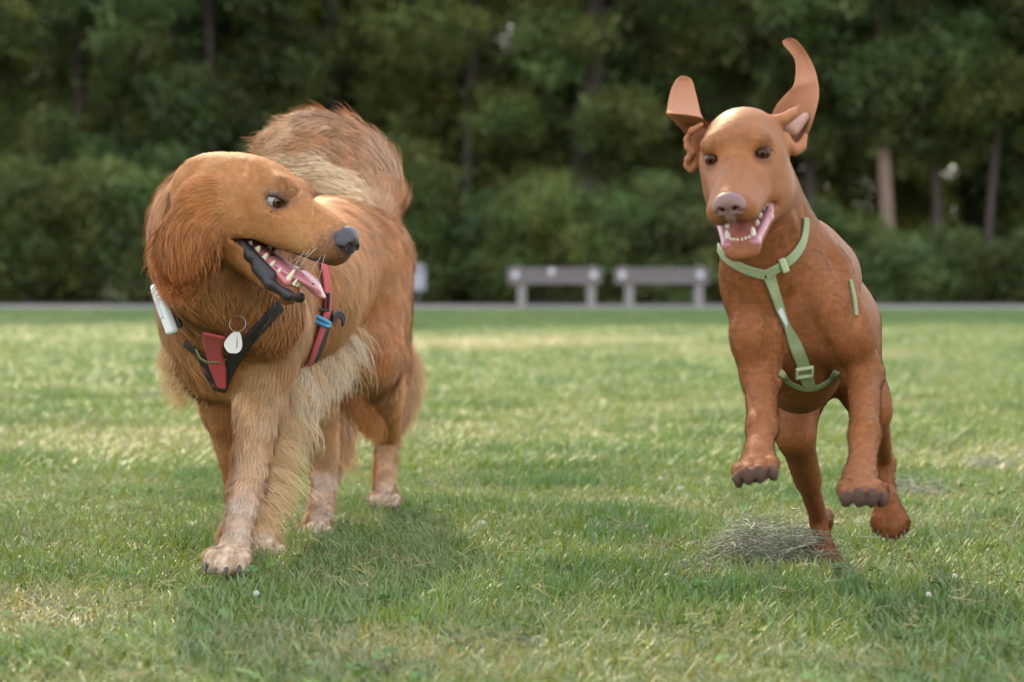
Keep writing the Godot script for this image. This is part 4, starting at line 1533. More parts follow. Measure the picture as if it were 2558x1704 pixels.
func make_vizsla():
	var r := RandomNumberGenerator.new()
	r.seed = 23
	var dog := thing("vizsla", Vector3(0.40, 0, -3.25), "short haired rust brown dog in green harness, leaping with ears flung up", "dog")
	var b := vizsla_body()
	vizsla_head(b)
	vizsla_ear_roots(b)
	var head := vizsla_head_frame()
	var full := Transform3D(head.basis.scaled(Vector3.ONE * 1.08), head.origin)
	var c := full * Vector3(0, -0.015, 0.035)
	var skin := b.skin(0.0052, Vector4(c.x, c.y, c.z, -0.145))
	var fine := b.skin(0.0027, Vector4(c.x, c.y, c.z, 0.149))
	Body.join(skin, fine)
	# ears thrown upwards
	var inside := Color(0.31, 0.138, 0.075)
	var rim := Color(0.33, 0.145, 0.072)
	var back := Color(0.25, 0.095, 0.038)
	var rows := []
	for q in [[1730, 360, 1768, 368, 3.035, 0.2], [1714, 338, 1776, 335, 3.035, 1.2], [1694, 312, 1776, 312, 3.03, 1.5], [1670, 290, 1762, 300, 3.015, 0.5], [1665, 283, 1756, 294, 3.012, -0.3], [1667, 272, 1750, 282, 3.02, 0.3], [1670, 250, 1744, 256, 3.035, 0.7], [1677, 222, 1737, 228, 3.05, 0.7], [1687, 202, 1731, 206, 3.06, 0.5], [1694, 194, 1725, 196, 3.063, 0.3], [1704, 189, 1714, 190, 3.065, 0.1]]:
		rows.append([at(q[0], q[1], q[4]), at(q[2], q[3], q[4]), q[5]])
	flap(skin, rows, 0.006, 0.016, Vector3(0.1, 0.1, 1).normalized(), inside, back, rim)
	rows = []
	for q in [[1968, 372, 1998, 385, 3.02, 0.5], [1948, 345, 2010, 352, 3.02, 1.0], [1934, 312, 2024, 322, 3.02, 1.4], [1928, 290, 2036, 285, 3.02, 1.4], [1940, 262, 2045, 250, 3.025, 1.1], [1962, 236, 2046, 222, 3.035, 0.6], [1982, 214, 2042, 196, 3.040, 0.3], [1988, 180, 2034, 168, 3.05, 0.5], [1986, 150, 2020, 140, 3.06, 0.4], [1972, 128, 2004, 115, 3.06, 0.4], [1957, 112, 1985, 97, 3.06, 0.3], [1955, 101, 1966, 94, 3.06, 0.2]]:
		rows.append([at(q[0], q[1], q[4]), at(q[2], q[3], q[4]), q[5]])
	flap(skin, rows, 0.006, 0.022, Vector3(-0.1, 0.1, 1).normalized(), inside, back, rim)
	var hide := paint(Color.WHITE, 0.7, true)
	hide.metallic_specular = 0.22
	part("body", Body.mesh(skin), hide, dog)
	var horn_ := paint(Color(0.06, 0.035, 0.028), 0.4)
	for c_ in claws(at(2064, 1412, 3.55), Vector3(0.05, -0.75, 0.7), Vector3(0, 0.6, 0.75), 0.74) + claws(at(2222, 1295, 3.60), Vector3(0.05, -0.85, 0.55), Vector3(0.1, 0.5, 0.8), 0.78):
		part("claw", c_, horn_, dog)
	var spots: Array[Transform3D] = []
	var tints := PackedColorArray()
	var clump := FastNoiseLite.new()
	clump.seed = 8
	clump.frequency = 9.0
	coat(skin, r, 0.002, 1.0, spots, tints, 0.05, 1.0, clump, 0.6)
	var fur := paint(Color.WHITE, 0.5, true)
	fur.metallic_specular = 0.26
	fur.backlight_enabled = true
	fur.backlight = Color(0.2, 0.18, 0.16)
	copies("coat", lock(7, 2, 0.0007, 0.004, 0.001, 0.0, 0.02, 9), fur, spots, tints, dog, "stuff")
	vizsla_face(dog, full)
	vizsla_harness(dog, b)


func vizsla_face(dog: Node3D, t: Transform3D):
	var gloss := paint(Color.WHITE, 0.2, true)
	gloss.metallic_specular = 0.3
	for x in [-1.0, 1.0]:
		part("eye", eyeball(t * Vector3(0.0265 * x, 0.0145, 0.0350), 0.0120, t.basis * Vector3(x * 0.30, 0.0, 1.0), Color(0.045, 0.019, 0.008), Color(0.06, 0.035, 0.03), 0.80), gloss, dog)
	var jaw := jaw_of(t, 7.0)
	part("nose", vizsla_nose(t), leather(Color(0.15, 0.075, 0.062), 60.0, 0.05, 0.6), dog)
	part("lip", vizsla_lips(t, jaw), wet(Color(0.33, 0.13, 0.14)), dog)
	var tongue := Body.new()
	tongue.xf = jaw
	tongue.sc = 1.08
	tongue.look(Color(0.48, 0.17, 0.20), Vector3.ZERO)
	tongue.cone(Vector3(0, -0.034, -0.01), Vector3(0, -0.046, 0.045), 0.015, 0.016, 0.008, Vector3(0, 1, 0.1), 2.6)
	tongue.cone(Vector3(0, -0.046, 0.045), Vector3(0, -0.055, 0.095), 0.016, 0.0130, 0.008, Vector3(0, 1, 0.1), 2.6)
	part("tongue", Body.mesh(tongue.skin(0.0024)), wet(Color.WHITE), dog)
	var ivory := paint(Color(0.75, 0.72, 0.62), 0.25)
	for x in [-1.0, 1.0]:
		for q in [[0.0225, 0.030, 0.008, 0.0050], [0.0210, 0.044, 0.007, 0.0046], [0.0185, 0.060, 0.006, 0.0042], [0.0165, 0.075, 0.005, 0.0036], [0.0140, 0.098, 0.009, 0.0040], [0.0100, 0.104, 0.0030, 0.0028], [0.0060, 0.1065, 0.0030, 0.0028], [0.0020, 0.108, 0.0030, 0.0026]]:
			var p := Vector3(q[0] * x, -0.040 - (q[1] - 0.018) * 0.15, q[1])
			part("tooth", tooth(jaw, p, p + Vector3(0.001 * x, q[2] + 0.001, 0.001), q[3] * 0.92), ivory, dog)
		for q in [[0.0215, 0.046, 0.009, 0.0050], [0.0195, 0.062, 0.008, 0.0046], [0.0140, 0.108, 0.008, 0.0040]]:
			var p := Vector3(q[0] * x, -0.034, q[1])
			part("tooth", tooth(t, p, p - Vector3(0, q[2] + 0.003, 0), q[3]), ivory, dog)


func vizsla_nose(t: Transform3D) -> ArrayMesh:
	var n := Body.new()
	n.xf = t
	n.sc = 1.08
	n.look(Color.WHITE, Vector3.ZERO)
	n.ell(Vector3(0, -0.014, 0.139), Vector3(0.0165, 0.0120, 0.0125), 0.006)
	for x in [-1.0, 1.0]:
		n.ell(Vector3(0.0105 * x, -0.0195, 0.141), Vector3(0.0080, 0.0085, 0.0105), 0.006)
	n.ell(Vector3(0, -0.028, 0.139), Vector3(0.0070, 0.009, 0.0095), 0.006)
	for x in [-1.0, 1.0]:
		n.ell(Vector3(0.0088 * x, -0.0195, 0.152), Vector3(0.0042, 0.0034, 0.009), 0.003, Basis(Vector3.UP, 0.35 * x), 1)
		n.cone(Vector3(0.0122 * x, -0.0235, 0.150), Vector3(0.0180 * x, -0.0245, 0.140), 0.0018, 0.0014, 0.003, Vector3.ZERO, 1.0, 1)
	n.cone(Vector3(0, -0.012, 0.156), Vector3(0, -0.040, 0.151), 0.0009, 0.0012, 0.002, Vector3.ZERO, 1.0, 1)
	return Body.mesh(n.skin(0.0016))


func vizsla_lips(t: Transform3D, jaw: Transform3D) -> ArrayMesh:
	var n := Body.new()
	n.sc = 1.08
	n.look(Color.WHITE, Vector3.ZERO)
	n.xf = jaw
	for x in [-1.0, 1.0]:
		n.cone(Vector3(0.0285 * x, -0.044, 0.036), Vector3(0.0265 * x, -0.048, 0.058), 0.0045, 0.0055, 0.006)
		n.cone(Vector3(0.0265 * x, -0.048, 0.058), Vector3(0.0160 * x, -0.0575, 0.106), 0.0055, 0.0050, 0.006)
	n.cone(Vector3(0.0160, -0.0575, 0.106), Vector3(-0.0160, -0.0575, 0.106), 0.0052, 0.0052, 0.006)
	n.xf = t
	for x in [-1.0, 1.0]:
		n.cone(Vector3(0.0285 * x, -0.041, 0.036), Vector3(0.0230 * x, -0.040, 0.066), 0.0040, 0.0028, 0.006)
	return Body.mesh(n.skin(0.0020))


func vizsla_harness(dog: Node3D, b: Body):
	var green := webbing(Color(0.19, 0.225, 0.105))
	var bright := paint(Color(0.33, 0.37, 0.20), 0.4)
	part("neck_strap", strap_on(b, [Vector2(1800, 618), Vector2(1812, 638), Vector2(1845, 662), Vector2(1880, 678), Vector2(1910, 686)], 0.0125, 0.003, 0.0035, 2.96), green, dog)
	var neck := part("neck_strap", strap_on(b, [Vector2(1912, 686), Vector2(1935, 672), Vector2(1958, 660), Vector2(1985, 636), Vector2(2003, 605), Vector2(2010, 570), Vector2(2009, 545)], 0.0125, 0.003, 0.0035), green, dog)
	var breast := part("chest_strap", strap_on(b, [Vector2(1920, 688), Vector2(1930, 725), Vector2(1943, 765), Vector2(1962, 820), Vector2(1984, 860), Vector2(2002, 900), Vector2(2012, 935), Vector2(2022, 964)], 0.0165, 0.003, 0.0035), green, dog)
	part("label_patch", strap_on(b, [Vector2(1940, 774), Vector2(1948, 792), Vector2(1957, 814)], 0.0120, 0.0008, 0.0055), paint(Color(0.42, 0.43, 0.38), 0.7), breast)
	part("girth_strap", strap_on(b, [Vector2(1945, 930), Vector2(1968, 950), Vector2(2000, 966), Vector2(2030, 968), Vector2(2065, 952), Vector2(2092, 926)], 0.0090, 0.003, 0.003), green, dog)
	part("back_strap", strap_on(b, [Vector2(2124, 700), Vector2(2130, 725), Vector2(2136, 755), Vector2(2139, 790)], 0.005, 0.003, 0.002), green, dog)
	var spot := b.hit(eye.origin, (at(1956, 662, 1.0) - eye.origin).normalized(), 2.5, 5.0)
	var up := b.slope(spot)
	var o := part("slider", rounded_box(Vector3(0.0085, 0.019, 0.006), 0.002), bright, neck)
	o.position += spot + up * 0.0075
	o.basis = Basis.looking_at(-up, Vector3(-0.4, 1, 0)) 
	spot = b.hit(eye.origin, (at(2006, 921, 1.0) - eye.origin).normalized(), 2.5, 5.0)
	up = b.slope(spot)
	o = part("buckle", frame_plate(0.020, 0.014, 0.0036, 0.005), bright, breast)
	o.position += spot + up * 0.0075
	o.basis = Basis.looking_at(-up, Vector3(-0.15, 1, 0))


# ---------------------------------------------------------------- lawn, path, verge
func speckle(c1: Color, c2: Color, c3: Color, seed_: int, size: int, freq: float) -> ImageTexture:
	var n := FastNoiseLite.new()
	n.seed = seed_
	n.frequency = freq
	n.fractal_octaves = 4
	var grit := FastNoiseLite.new()
	grit.seed = seed_ + 1
	grit.frequency = freq * 9.0
	var im := Image.create(size, size, false, Image.FORMAT_RGB8)
	for y in size:
		for x in size:
			# wraps round
			var u := TAU * x / size
			var w := TAU * y / size
			var q := Vector3(cos(u) * 40.0, sin(u) * 40.0 + cos(w) * 40.0, sin(w) * 40.0)
			var t := clampf(n.get_noise_3dv(q) * 0.9 + 0.5, 0, 1)
			var g := grit.get_noise_3dv(q)
			var c := c1.lerp(c2, t).lerp(c3, clampf(g * 1.6, 0, 0.8))
			im.set_pixel(x, y, c.linear_to_srgb())
	return ImageTexture.create_from_image(im)


func sheet(called: String, x0: float, x1: float, z0: float, z1: float, y: float, mat: Material) -> MeshInstance3D:
	var p := PlaneMesh.new()
	p.size = Vector2(x1 - x0, z1 - z0)
	var o := part(called, p, mat, self)
	o.position = Vector3((x0 + x1) * 0.5, y, (z0 + z1) * 0.5)
	o.set_meta("kind", "structure")
	return o


func make_ground():
	var soil := paint(Color.WHITE, 0.95)
	soil.albedo_texture = speckle(Color(0.05, 0.075, 0.022), Color(0.085, 0.12, 0.035), Color(0.10, 0.085, 0.04), 3, 256, 0.05)
	soil.uv1_triplanar = true
	soil.uv1_world_triplanar = true
	soil.uv1_scale = Vector3.ONE * 0.7
	sheet("lawn", -150, 150, -220, 30, 0.0, soil)
	var grit := paint(Color.WHITE, 0.95)
	grit.albedo_texture = speckle(Color(0.13, 0.115, 0.105), Color(0.19, 0.165, 0.15), Color(0.08, 0.065, 0.055), 6, 256, 0.08)
	grit.uv1_triplanar = true
	grit.uv1_world_triplanar = true
	grit.uv1_scale = Vector3.ONE * 0.5
	sheet("path", -60, 60, -43.5, -36.6, 0.012, grit)
	var litter := paint(Color.WHITE, 0.95)
	litter.albedo_texture = speckle(Color(0.12, 0.075, 0.05), Color(0.07, 0.06, 0.035), Color(0.2, 0.13, 0.10), 9, 256, 0.08)
	litter.uv1_triplanar = true
	litter.uv1_world_triplanar = true
	litter.uv1_scale = Vector3.ONE * 0.6
	sheet("verge", -60, 60, -60.0, -43.5, 0.008, litter)


# ---------------------------------------------------------------- grass
func tuft(count: int, steps: int, radius: float, low: float, high: float, width: float, id: int) -> ArrayMesh:
	var r := RandomNumberGenerator.new()
	r.seed = id
	var v := PackedVector3Array()
	var nn := PackedVector3Array()
	var cc := PackedColorArray()
	var ix := PackedInt32Array()
	for k in count:
		var w := r.randf() * TAU
		var p := Vector3(cos(w), 0, sin(w)) * radius * sqrt(r.randf())
		var h := lerpf(low, high, pow(r.randf(), 1.4))
		var az := r.randf() * TAU
		var lean := r.randf_range(0.08, 0.9)
		var bend := r.randf_range(0.1, 1.1)
		var out := Vector3(cos(az), 0, sin(az))
		var face := Vector3(-sin(az), 0, cos(az)).rotated(Vector3.UP, r.randf_range(-0.6, 0.6))
		var tone := r.randf_range(0.65, 1.3)
		var dry := r.randf() < 0.07
		var c := Color(tone * 2.6, tone * 1.35, tone * 1.6) if dry else Color(tone * r.randf_range(0.85, 1.2), tone, tone * r.randf_range(0.7, 1.1))
		var first := v.size()
		var q := p - Vector3(0, 0.004, 0)
		var wd := width * r.randf_range(0.6, 1.25)
		var tilt := lean
		for s in steps + 1:
			var t := float(s) / steps
			var dir := (Vector3.UP * cos(tilt) + out * sin(tilt)).normalized()
			var up := dir.cross(face).normalized()
			var hw := wd * 0.5 * (1.0 - 0.35 * t)
			if s == steps:
				v.append(q)
				nn.append(up)
				cc.append(c)
			else:
				v.append(q - face * hw)
				v.append(q + face * hw)
				nn.append(up)
				nn.append(up)
				cc.append(c)
				cc.append(c)
			q += dir * (h / steps)
			tilt += bend / steps
		for s in steps:
			var e := first + s * 2
			if s == steps - 1:
				ix.append_array(PackedInt32Array([e, e + 1, e + 2]))
			else:
				ix.append_array(PackedInt32Array([e, e + 1, e + 2, e + 1, e + 3, e + 2]))
	return Body.mesh({"v": v, "n": nn, "c": cc, "i": ix})


var patchy := FastNoiseLite.new()
var fine_patch := FastNoiseLite.new()


# how dry (bleached, straw) the lawn is at a spot, and how lush
func dryness(x: float, z: float) -> float:
	var d := clampf(fine_patch.get_noise_2d(x, z) * 1.1 + 0.05, 0.0, 1.0) * 0.7
	d += clampf(patchy.get_noise_2d(x, z) * 1.2 - 0.1, 0.0, 1.0) * 0.5
	if z < -9.0:
		d *= 0.45
	for q in [[-0.68, -3.0, 0.28, 0.7], [-0.12, -2.66, 0.22, 0.6], [0.2, -2.75, 0.2, 0.3], [-1.2, -6.2, 0.8, 0.5], [-0.5, -6.4, 0.8, 0.35], [1.25, -5.6, 0.6, 0.5], [0.55, -4.2, 0.25, 0.3], [-0.35, -16.0, 1.1, 1.0], [0.5, -17.0, 1.0, 0.7], [1.6, -14.0, 1.2, 0.5]]:
		var e := Vector2((x - q[0]) / q[2], (z - q[1]) / (q[2] * (1.0 if q[1] > -8 else 1.8))).length()
		if e < 1.0:
			d += (1.0 - e * e) * q[3]
	return clampf(d, 0, 1)


func make_grass():
	patchy.seed = 2
	patchy.frequency = 0.35
	fine_patch.seed = 3
	fine_patch.frequency = 2.2
	var r := RandomNumberGenerator.new()
	r.seed = 5
	var blade := paint(Color.WHITE, 0.5, true)
	blade.backlight_enabled = true
	blade.backlight = Color(0.85, 0.85, 0.55)
	blade.metallic_specular = 0.35
	var green := Color(0.160, 0.222, 0.076)
	var lush := Color(0.085, 0.160, 0.055)
	var straw := Color(0.37, 0.325, 0.205)
	var zones := [
		[-2.2, -5.2, 3300.0, 0.9, 1.0], [-5.2, -9.0, 1400.0, 1.2, 1.35], [-9.0, -16.0, 420.0, 1.6, 2.2], [-16.0, -36.2, 230.0, 2.0, 2.7]]
	for k in zones.size():
		var z: Array = zones[k]
		for kind in 2:
			var spots: Array[Transform3D] = []
			var tints := PackedColorArray()
			var far: float = -z[1]
			var wide: float = far * 0.225 + z[3] * 0.6
			var area: float = (z[0] - z[1]) * wide * 2.0
			for i in int(area * z[2] * 0.5):
				var zz := lerpf(z[0], z[1], r.randf())
				var xx := r.randf_range(-1, 1) * wide
				if absf(xx) > -zz * 0.215 + z[3] * 0.55:
					continue
				var d := dryness(xx, zz)
				var thick := patchy.get_noise_2d(xx * 4.0 + 50.0, zz * 4.0)
				var s: float = z[4] * r.randf_range(0.75, 1.25)
				var tall: float = (z[4] ** 0.35 if k < 3 else 1.0) * (1.0 + clampf(thick, -0.4, 0.8) * 0.5) * r.randf_range(0.75, 1.25) * (1.0 - 0.25 * d)
				var c := green.lerp(lush, clampf(thick * 2.0 + r.randf_range(-0.2, 0.3), 0, 1)).lerp(straw, clampf(d * r.randf_range(0.3, 1.3), 0, 0.9))
				var tone := r.randf_range(0.8, 1.2)
				spots.append(Transform3D(Basis(Vector3.UP, r.randf() * TAU).scaled(Vector3(s, tall, s)), Vector3(xx, 0, zz)))
				tints.append(Color(c.r * tone, c.g * tone, c.b * tone))
			var m := tuft(13, 3 if k < 2 else 2, 0.030, 0.018, 0.052, 0.0030, 40 + k * 2 + kind)
			var o := copies(numbered("grass"), m, blade, spots, tints, self, "stuff")
			tag(o, ["short green lawn grass near the dogs", "green lawn grass some way behind the dogs", "soft green lawn grass in the middle distance", "blurred green lawn grass in front of the path"][k], "grass", "lawn grass")


# Straw: flat lying thin blades in a heap or strewn.
func tangle(count: int, size: Vector3, id: int, length := 0.040, width := 0.0009) -> ArrayMesh:
	var r := RandomNumberGenerator.new()
	r.seed = id
	var v := PackedVector3Array()
	var nn := PackedVector3Array()
	var cc := PackedColorArray()
	var ix := PackedInt32Array()
	for k in count:
		var w := r.randf() * TAU
		var rad := sqrt(r.randf())
		var top := pow(maxf(1.0 - rad * rad, 0.0), 0.8)
		var p := Vector3(cos(w) * rad * size.x, (0.25 + 0.75 * r.randf()) * top * size.y + 0.004, sin(w) * rad * size.z)
		if count > 400:
			var lump := k % 5
			var off := Vector3(cos(lump * 2.4 + id), 0, sin(lump * 2.4 + id)) * (0.62 if lump else 0.0)
			var part_: float = [0.72, 0.5, 0.62, 0.4, 0.55][lump]
			p = Vector3((off.x + cos(w) * rad * part_ * 1.25) * size.x, p.y * part_ * 1.35, (off.z + sin(w) * rad * part_ * 1.25) * size.z)
			if k % 23 == 0:
				p += Vector3(r.randfn(), absf(r.randfn()) * 0.5, r.randfn()) * size * 0.5
		var az := r.randf() * TAU
		var dir := Vector3(cos(az), r.randf_range(-0.35, 0.55), sin(az)).normalized()
		var turn := Vector3(r.randfn(), r.randfn(), r.randfn()).normalized()
		var curl := r.randf_range(-1.6, 1.6)
		var l := length * r.randf_range(0.4, 1.3)
		var face := dir.cross(turn).normalized()
		var q := p - dir * l * 0.5
		var kind := r.randf()
		var tone := r.randf_range(0.6, 1.25)
		var c := Color(0.25, 0.255, 0.165) if kind < 0.6 else (Color(0.17, 0.20, 0.125) if kind < 0.8 else (Color(0.40, 0.34, 0.23) if kind < 0.93 else Color(0.24, 0.28, 0.24)))
		tone *= 0.72
		c = Color(c.r * tone, c.g * tone, c.b * tone)
		var first := v.size()
		for s in 5:
			var hw := width * (0.5 if s < 4 else 0.1) * (0.6 + 0.8 * fposmod(k * 0.37, 1.0))
			v.append(q - face * hw)
			v.append(q + face * hw)
			var up := dir.cross(face).normalized()
			nn.append(up)
			nn.append(up)
			cc.append(c)
			cc.append(c)
			q += dir * l / 4.0
			if q.y < 0.003:
				q.y = 0.003
			dir = dir.rotated(turn, curl / 4.0)
		for s in 4:
			var e := first + s * 2
			ix.append_array(PackedInt32Array([e, e + 1, e + 2, e + 1, e + 3, e + 2]))
	return Body.mesh({"v": v, "n": nn, "c": cc, "i": ix})


func make_details():
	var straw := paint(Color.WHITE, 0.6, true)
	straw.backlight_enabled = true
	straw.backlight = Color(0.5, 0.5, 0.4)
	var heaps := [
		[Vector3(0.375, 0.0, -3.58), Vector3(0.095, 0.088, 0.080), 4600, "tall heap of grey green mown clippings beside the brown dog's hind foot"],
		[Vector3(0.270, 0.0, -3.46), Vector3(0.040, 0.035, 0.04), 500, "low small clump of clippings left of the tall heap"],
		[Vector3(0.78, 0.0, -4.75), Vector3(0.10, 0.05, 0.10), 1300, "dark flat heap of clippings on the lawn right of the brown dog"],
		[Vector3(1.06, 0.0, -5.35), Vector3(0.07, 0.05, 0.07), 600, "farther heap of clippings at the right edge of the lawn"],
		[Vector3(-1.23, 0.0, -8.3), Vector3(0.06, 0.075, 0.06), 500, "dark far clump of clippings at the left behind the golden dog's chest"],
		[Vector3(-0.03, 0.0, -2.78), Vector3(0.06, 0.022, 0.05), 420, "thin flat mat of bleached clippings in the foreground"],
		[Vector3(0.20, 0.0, -3.95), Vector3(0.030, 0.028, 0.03), 260, "tiny clump of clippings behind the tall heap"],
		[Vector3(0.12, 0.0, -3.50), Vector3(0.06, 0.016, 0.05), 260, "sparse scatter of clippings left of the small clump"],
		[Vector3(0.47, 0.0, -3.42), Vector3(0.045, 0.022, 0.04), 260, "loose clippings kicked up right of the hind foot"]]
	for k in heaps.size():
		var h: Array = heaps[k]
		var o := part(numbered("clipping_heap"), tangle(h[2], h[1], 60 + k), straw, self)
		o.position = h[0]
		tag(o, h[3], "grass clippings", "heaps of mown grass clippings")
	# strewn single straws
	var r := RandomNumberGenerator.new()
	r.seed = 15
	var spots: Array[Transform3D] = []
	var tints := PackedColorArray()
	for i in 9000:
		var zz := -2.3 - 8.0 * pow(r.randf(), 1.6)
		var xx := r.randf_range(-1, 1) * (-zz * 0.215 + 0.5)
		var d := dryness(xx, zz)
		if r.randf() > 0.35 + d:
			continue
		var b := Basis.from_euler(Vector3(r.randf_range(-0.5, 0.5), r.randf() * TAU, r.randf_range(-0.3, 0.3))).scaled(Vector3.ONE * r.randf_range(0.6, 1.5))
		spots.append(Transform3D(b, Vector3(xx, r.randf_range(0.012, 0.034), zz)))
		var c := Color(0.40, 0.35, 0.23) if r.randf() < 0.55 else Color(0.27, 0.28, 0.2)
		var tone := r.randf_range(0.7, 1.25)
		tone *= 3.2
		tints.append(Color(c.r * tone, c.g * tone, c.b * tone))
	var st := copies("straw", tangle(3, Vector3(0.012, 0.004, 0.012), 99, 0.045, 0.0010), straw_white(), spots, tints, self, "stuff")
	tag(st, "pale dry straws strewn through the lawn", "straw")
	clover(r)


func straw_white() -> StandardMaterial3D:
	var m := paint(Color.WHITE, 0.9)
	m.metallic_specular = 0.1
	m.vertex_color_use_as_albedo = true
	return m


func clover(r: RandomNumberGenerator):
	# white clover heads
	var head := SurfaceTool.new()
	head.begin(Mesh.PRIMITIVE_TRIANGLES)
	for k in 60:
		var y := 1.0 - 1.7 * (k + 0.5) / 60.0
		var w := k * 2.39996
		var d := Vector3(cos(w) * sqrt(1 - y * y), y, sin(w) * sqrt(1 - y * y))
		var p := d * 0.0030
		var s := d.cross(Vector3(0.3, 0.2, 0.9)).normalized() * 0.0013
		var e := p + d * 0.0036 + Vector3(0, 0.001, 0)
		for q in [p - s, p + s, e + s * 1.4, p - s, e + s * 1.4, e - s * 1.4]:
			head.set_normal((e - p).cross(s).normalized())
			head.add_vertex(q)
	var bloom := head.commit()
	var petal := paint(Color(0.60, 0.57, 0.51), 0.9)
	petal.backlight_enabled = true
	petal.backlight = Color(0.5, 0.5, 0.5)
	var stem := paint(Color(0.12, 0.18, 0.05), 0.6)
	var px := [[1695, 1215], [1207, 1300], [2385, 1432], [2320, 1478], [640, 1475], [1650, 1190]]
	for k in px.size():
		var d: float = 0.385 * 6040.0 / (px[k][1] - 705.0)
		var p := at(px[k][0], px[k][1], d)
		var base := Vector3(p.x, 0, p.z)
		var t := thing("clover_flower", base, "small white clover head " + ["at the lawn's middle, left of the brown dog's lifted foot", "right of the golden dog's hind feet", "at the lower right, nearest the right edge", "in the brown dog's shadow at the lower right", "under the golden dog's front paw", "on the mown strip between the dogs, farthest away"][k], "clover", "white clover heads in the lawn")
		var f := part("bloom", bloom, petal, t)
		f.position = Vector3(0, 0.036, 0)
		f.scale = Vector3.ONE * 0.5
		part("stem", horn([base, base + Vector3(0.002, 0.02, 0), base + Vector3(0, 0.036, 0)], [0.0008, 0.0007, 0.0007], 5), stem, t)
	# three-lobed leaves
	var leaf := SurfaceTool.new()
	leaf.begin(Mesh.PRIMITIVE_TRIANGLES)
	for k in 3:
		var w := TAU * k / 3.0
		var f := Basis(Vector3.UP, w)
		var rim := []
		for s in 7:
			var a := lerpf(-1.0, 1.0, s / 6.0)
			rim.append(f * Vector3(a * 0.006, 0.0015 * a * a, 0.0115 - 0.006 * a * a * a * a - (0.0015 if s == 3 else 0.0)))
		for s in 6:
			for q in [f * Vector3(0, 0, 0.0005), rim[s + 1], rim[s]]:
				leaf.set_normal(Vector3.UP)
				leaf.add_vertex(q)
	var leaves := paint(Color.WHITE, 0.8, true)
	leaves.metallic_specular = 0.15
	leaves.backlight_enabled = true
	leaves.backlight = Color(0.5, 0.6, 0.3)
	var spots: Array[Transform3D] = []
	var tints := PackedColorArray()
	for i in 2200:
		var zz := -2.3 - 5.5 * pow(r.randf(), 1.4)
		var xx := r.randf_range(-1, 1) * (-zz * 0.215 + 0.5)
		if fine_patch.get_noise_2d(xx * 1.5 + 20.0, zz * 1.5) < 0.12:
			continue
		spots.append(Transform3D(Basis.from_euler(Vector3(r.randf_range(-0.5, 0.5), r.randf() * TAU, r.randf_range(-0.5, 0.5))).scaled(Vector3.ONE * r.randf_range(0.5, 0.95)), Vector3(xx, r.randf_range(0.016, 0.032), zz)))
		var tone := r.randf_range(0.7, 1.2)
		tints.append(Color(0.10 * tone, 0.175 * tone, 0.055 * tone))
	var o := copies("clover_leaves", leaf.commit(), leaves, spots, tints, self, "stuff")
	tag(o, "small round clover leaves among the grass blades", "clover leaves")


# ---------------------------------------------------------------- trees and shrubs
func spray(count: int, reach: float, length: float, width: float, id: int) -> ArrayMesh:
	var r := RandomNumberGenerator.new()
	r.seed = id
	var st := SurfaceTool.new()
	st.begin(Mesh.PRIMITIVE_TRIANGLES)
	for k in count:
		var p := Vector3(r.randfn(), r.randfn() * 0.7, r.randfn()) * reach * 0.45
		var az := r.randf() * TAU
		var dir := Vector3(cos(az), r.randf_range(-1.3, 0.1), sin(az)).normalized()
		var side := dir.cross(Vector3.UP).normalized().rotated(dir, r.randf_range(-0.7, 0.7))
		var up := side.cross(dir).normalized()
		var l := length * r.randf_range(0.7, 1.25)
		var w := width * r.randf_range(0.8, 1.2)
		var tone := r.randf_range(0.75, 1.25)
		var tip := p + dir * l - up * l * 0.1
		var mid := p + dir * l * 0.45
		for q in [[p, mid + side * w * 0.5 + up * w * 0.15, mid], [mid, mid + side * w * 0.5 + up * w * 0.15, tip], [p, mid, mid - side * w * 0.5 + up * w * 0.15], [mid, tip, mid - side * w * 0.5 + up * w * 0.15]]:
			var flat: Vector3 = (q[2] - q[0]).cross(q[1] - q[0]).normalized()
			for e in q:
				st.set_normal(flat)
				st.set_color(Color(tone, tone, tone))
				st.add_vertex(e)
	return st.commit()


func crown(blobs: Array, per_blob: int, size: float, c: Color, r: RandomNumberGenerator, spots: Array[Transform3D], tints: PackedColorArray):
	for q in blobs:
		var centre: Vector3 = q[0]
		var rad: Vector3 = q[1]
		var tone0 := r.randf_range(0.75, 1.25)
		var twigs := int(per_blob / 15.0) + 1
		for k in twigs:
			var d := Vector3(r.randfn(), r.randfn(), r.randfn()).normalized()
			var depth := pow(r.randf(), 0.45)
			var o := centre + d * rad * depth
			var tone1 := tone0 * r.randf_range(0.6, 1.45)
			var yellow := r.randf_range(0.9, 1.35)
			for i in 15:
				var p := o + Vector3(r.randfn(), r.randfn() * 0.8, r.randfn()) * 0.19
				if p.y < 0.06:
					p.y = 0.06 + r.randf() * 0.1
				var b := Basis.from_euler(Vector3(r.randf_range(-0.4, 0.4), r.randf() * TAU, r.randf_range(-0.4, 0.4))).scaled(Vector3.ONE * size * r.randf_range(0.7, 1.3))
				spots.append(Transform3D(b, p))
				var tone := tone1 * r.randf_range(0.85, 1.15)
				tints.append(Color(c.r * tone * yellow, c.g * tone, c.b * tone))


func trunk_of(line: Array, r0: float, r1: float) -> ArrayMesh:
	var radii := []
	for k in line.size():
		radii.append(lerpf(r0, r1, float(k) / (line.size() - 1)))
	return horn(line, radii, 10)


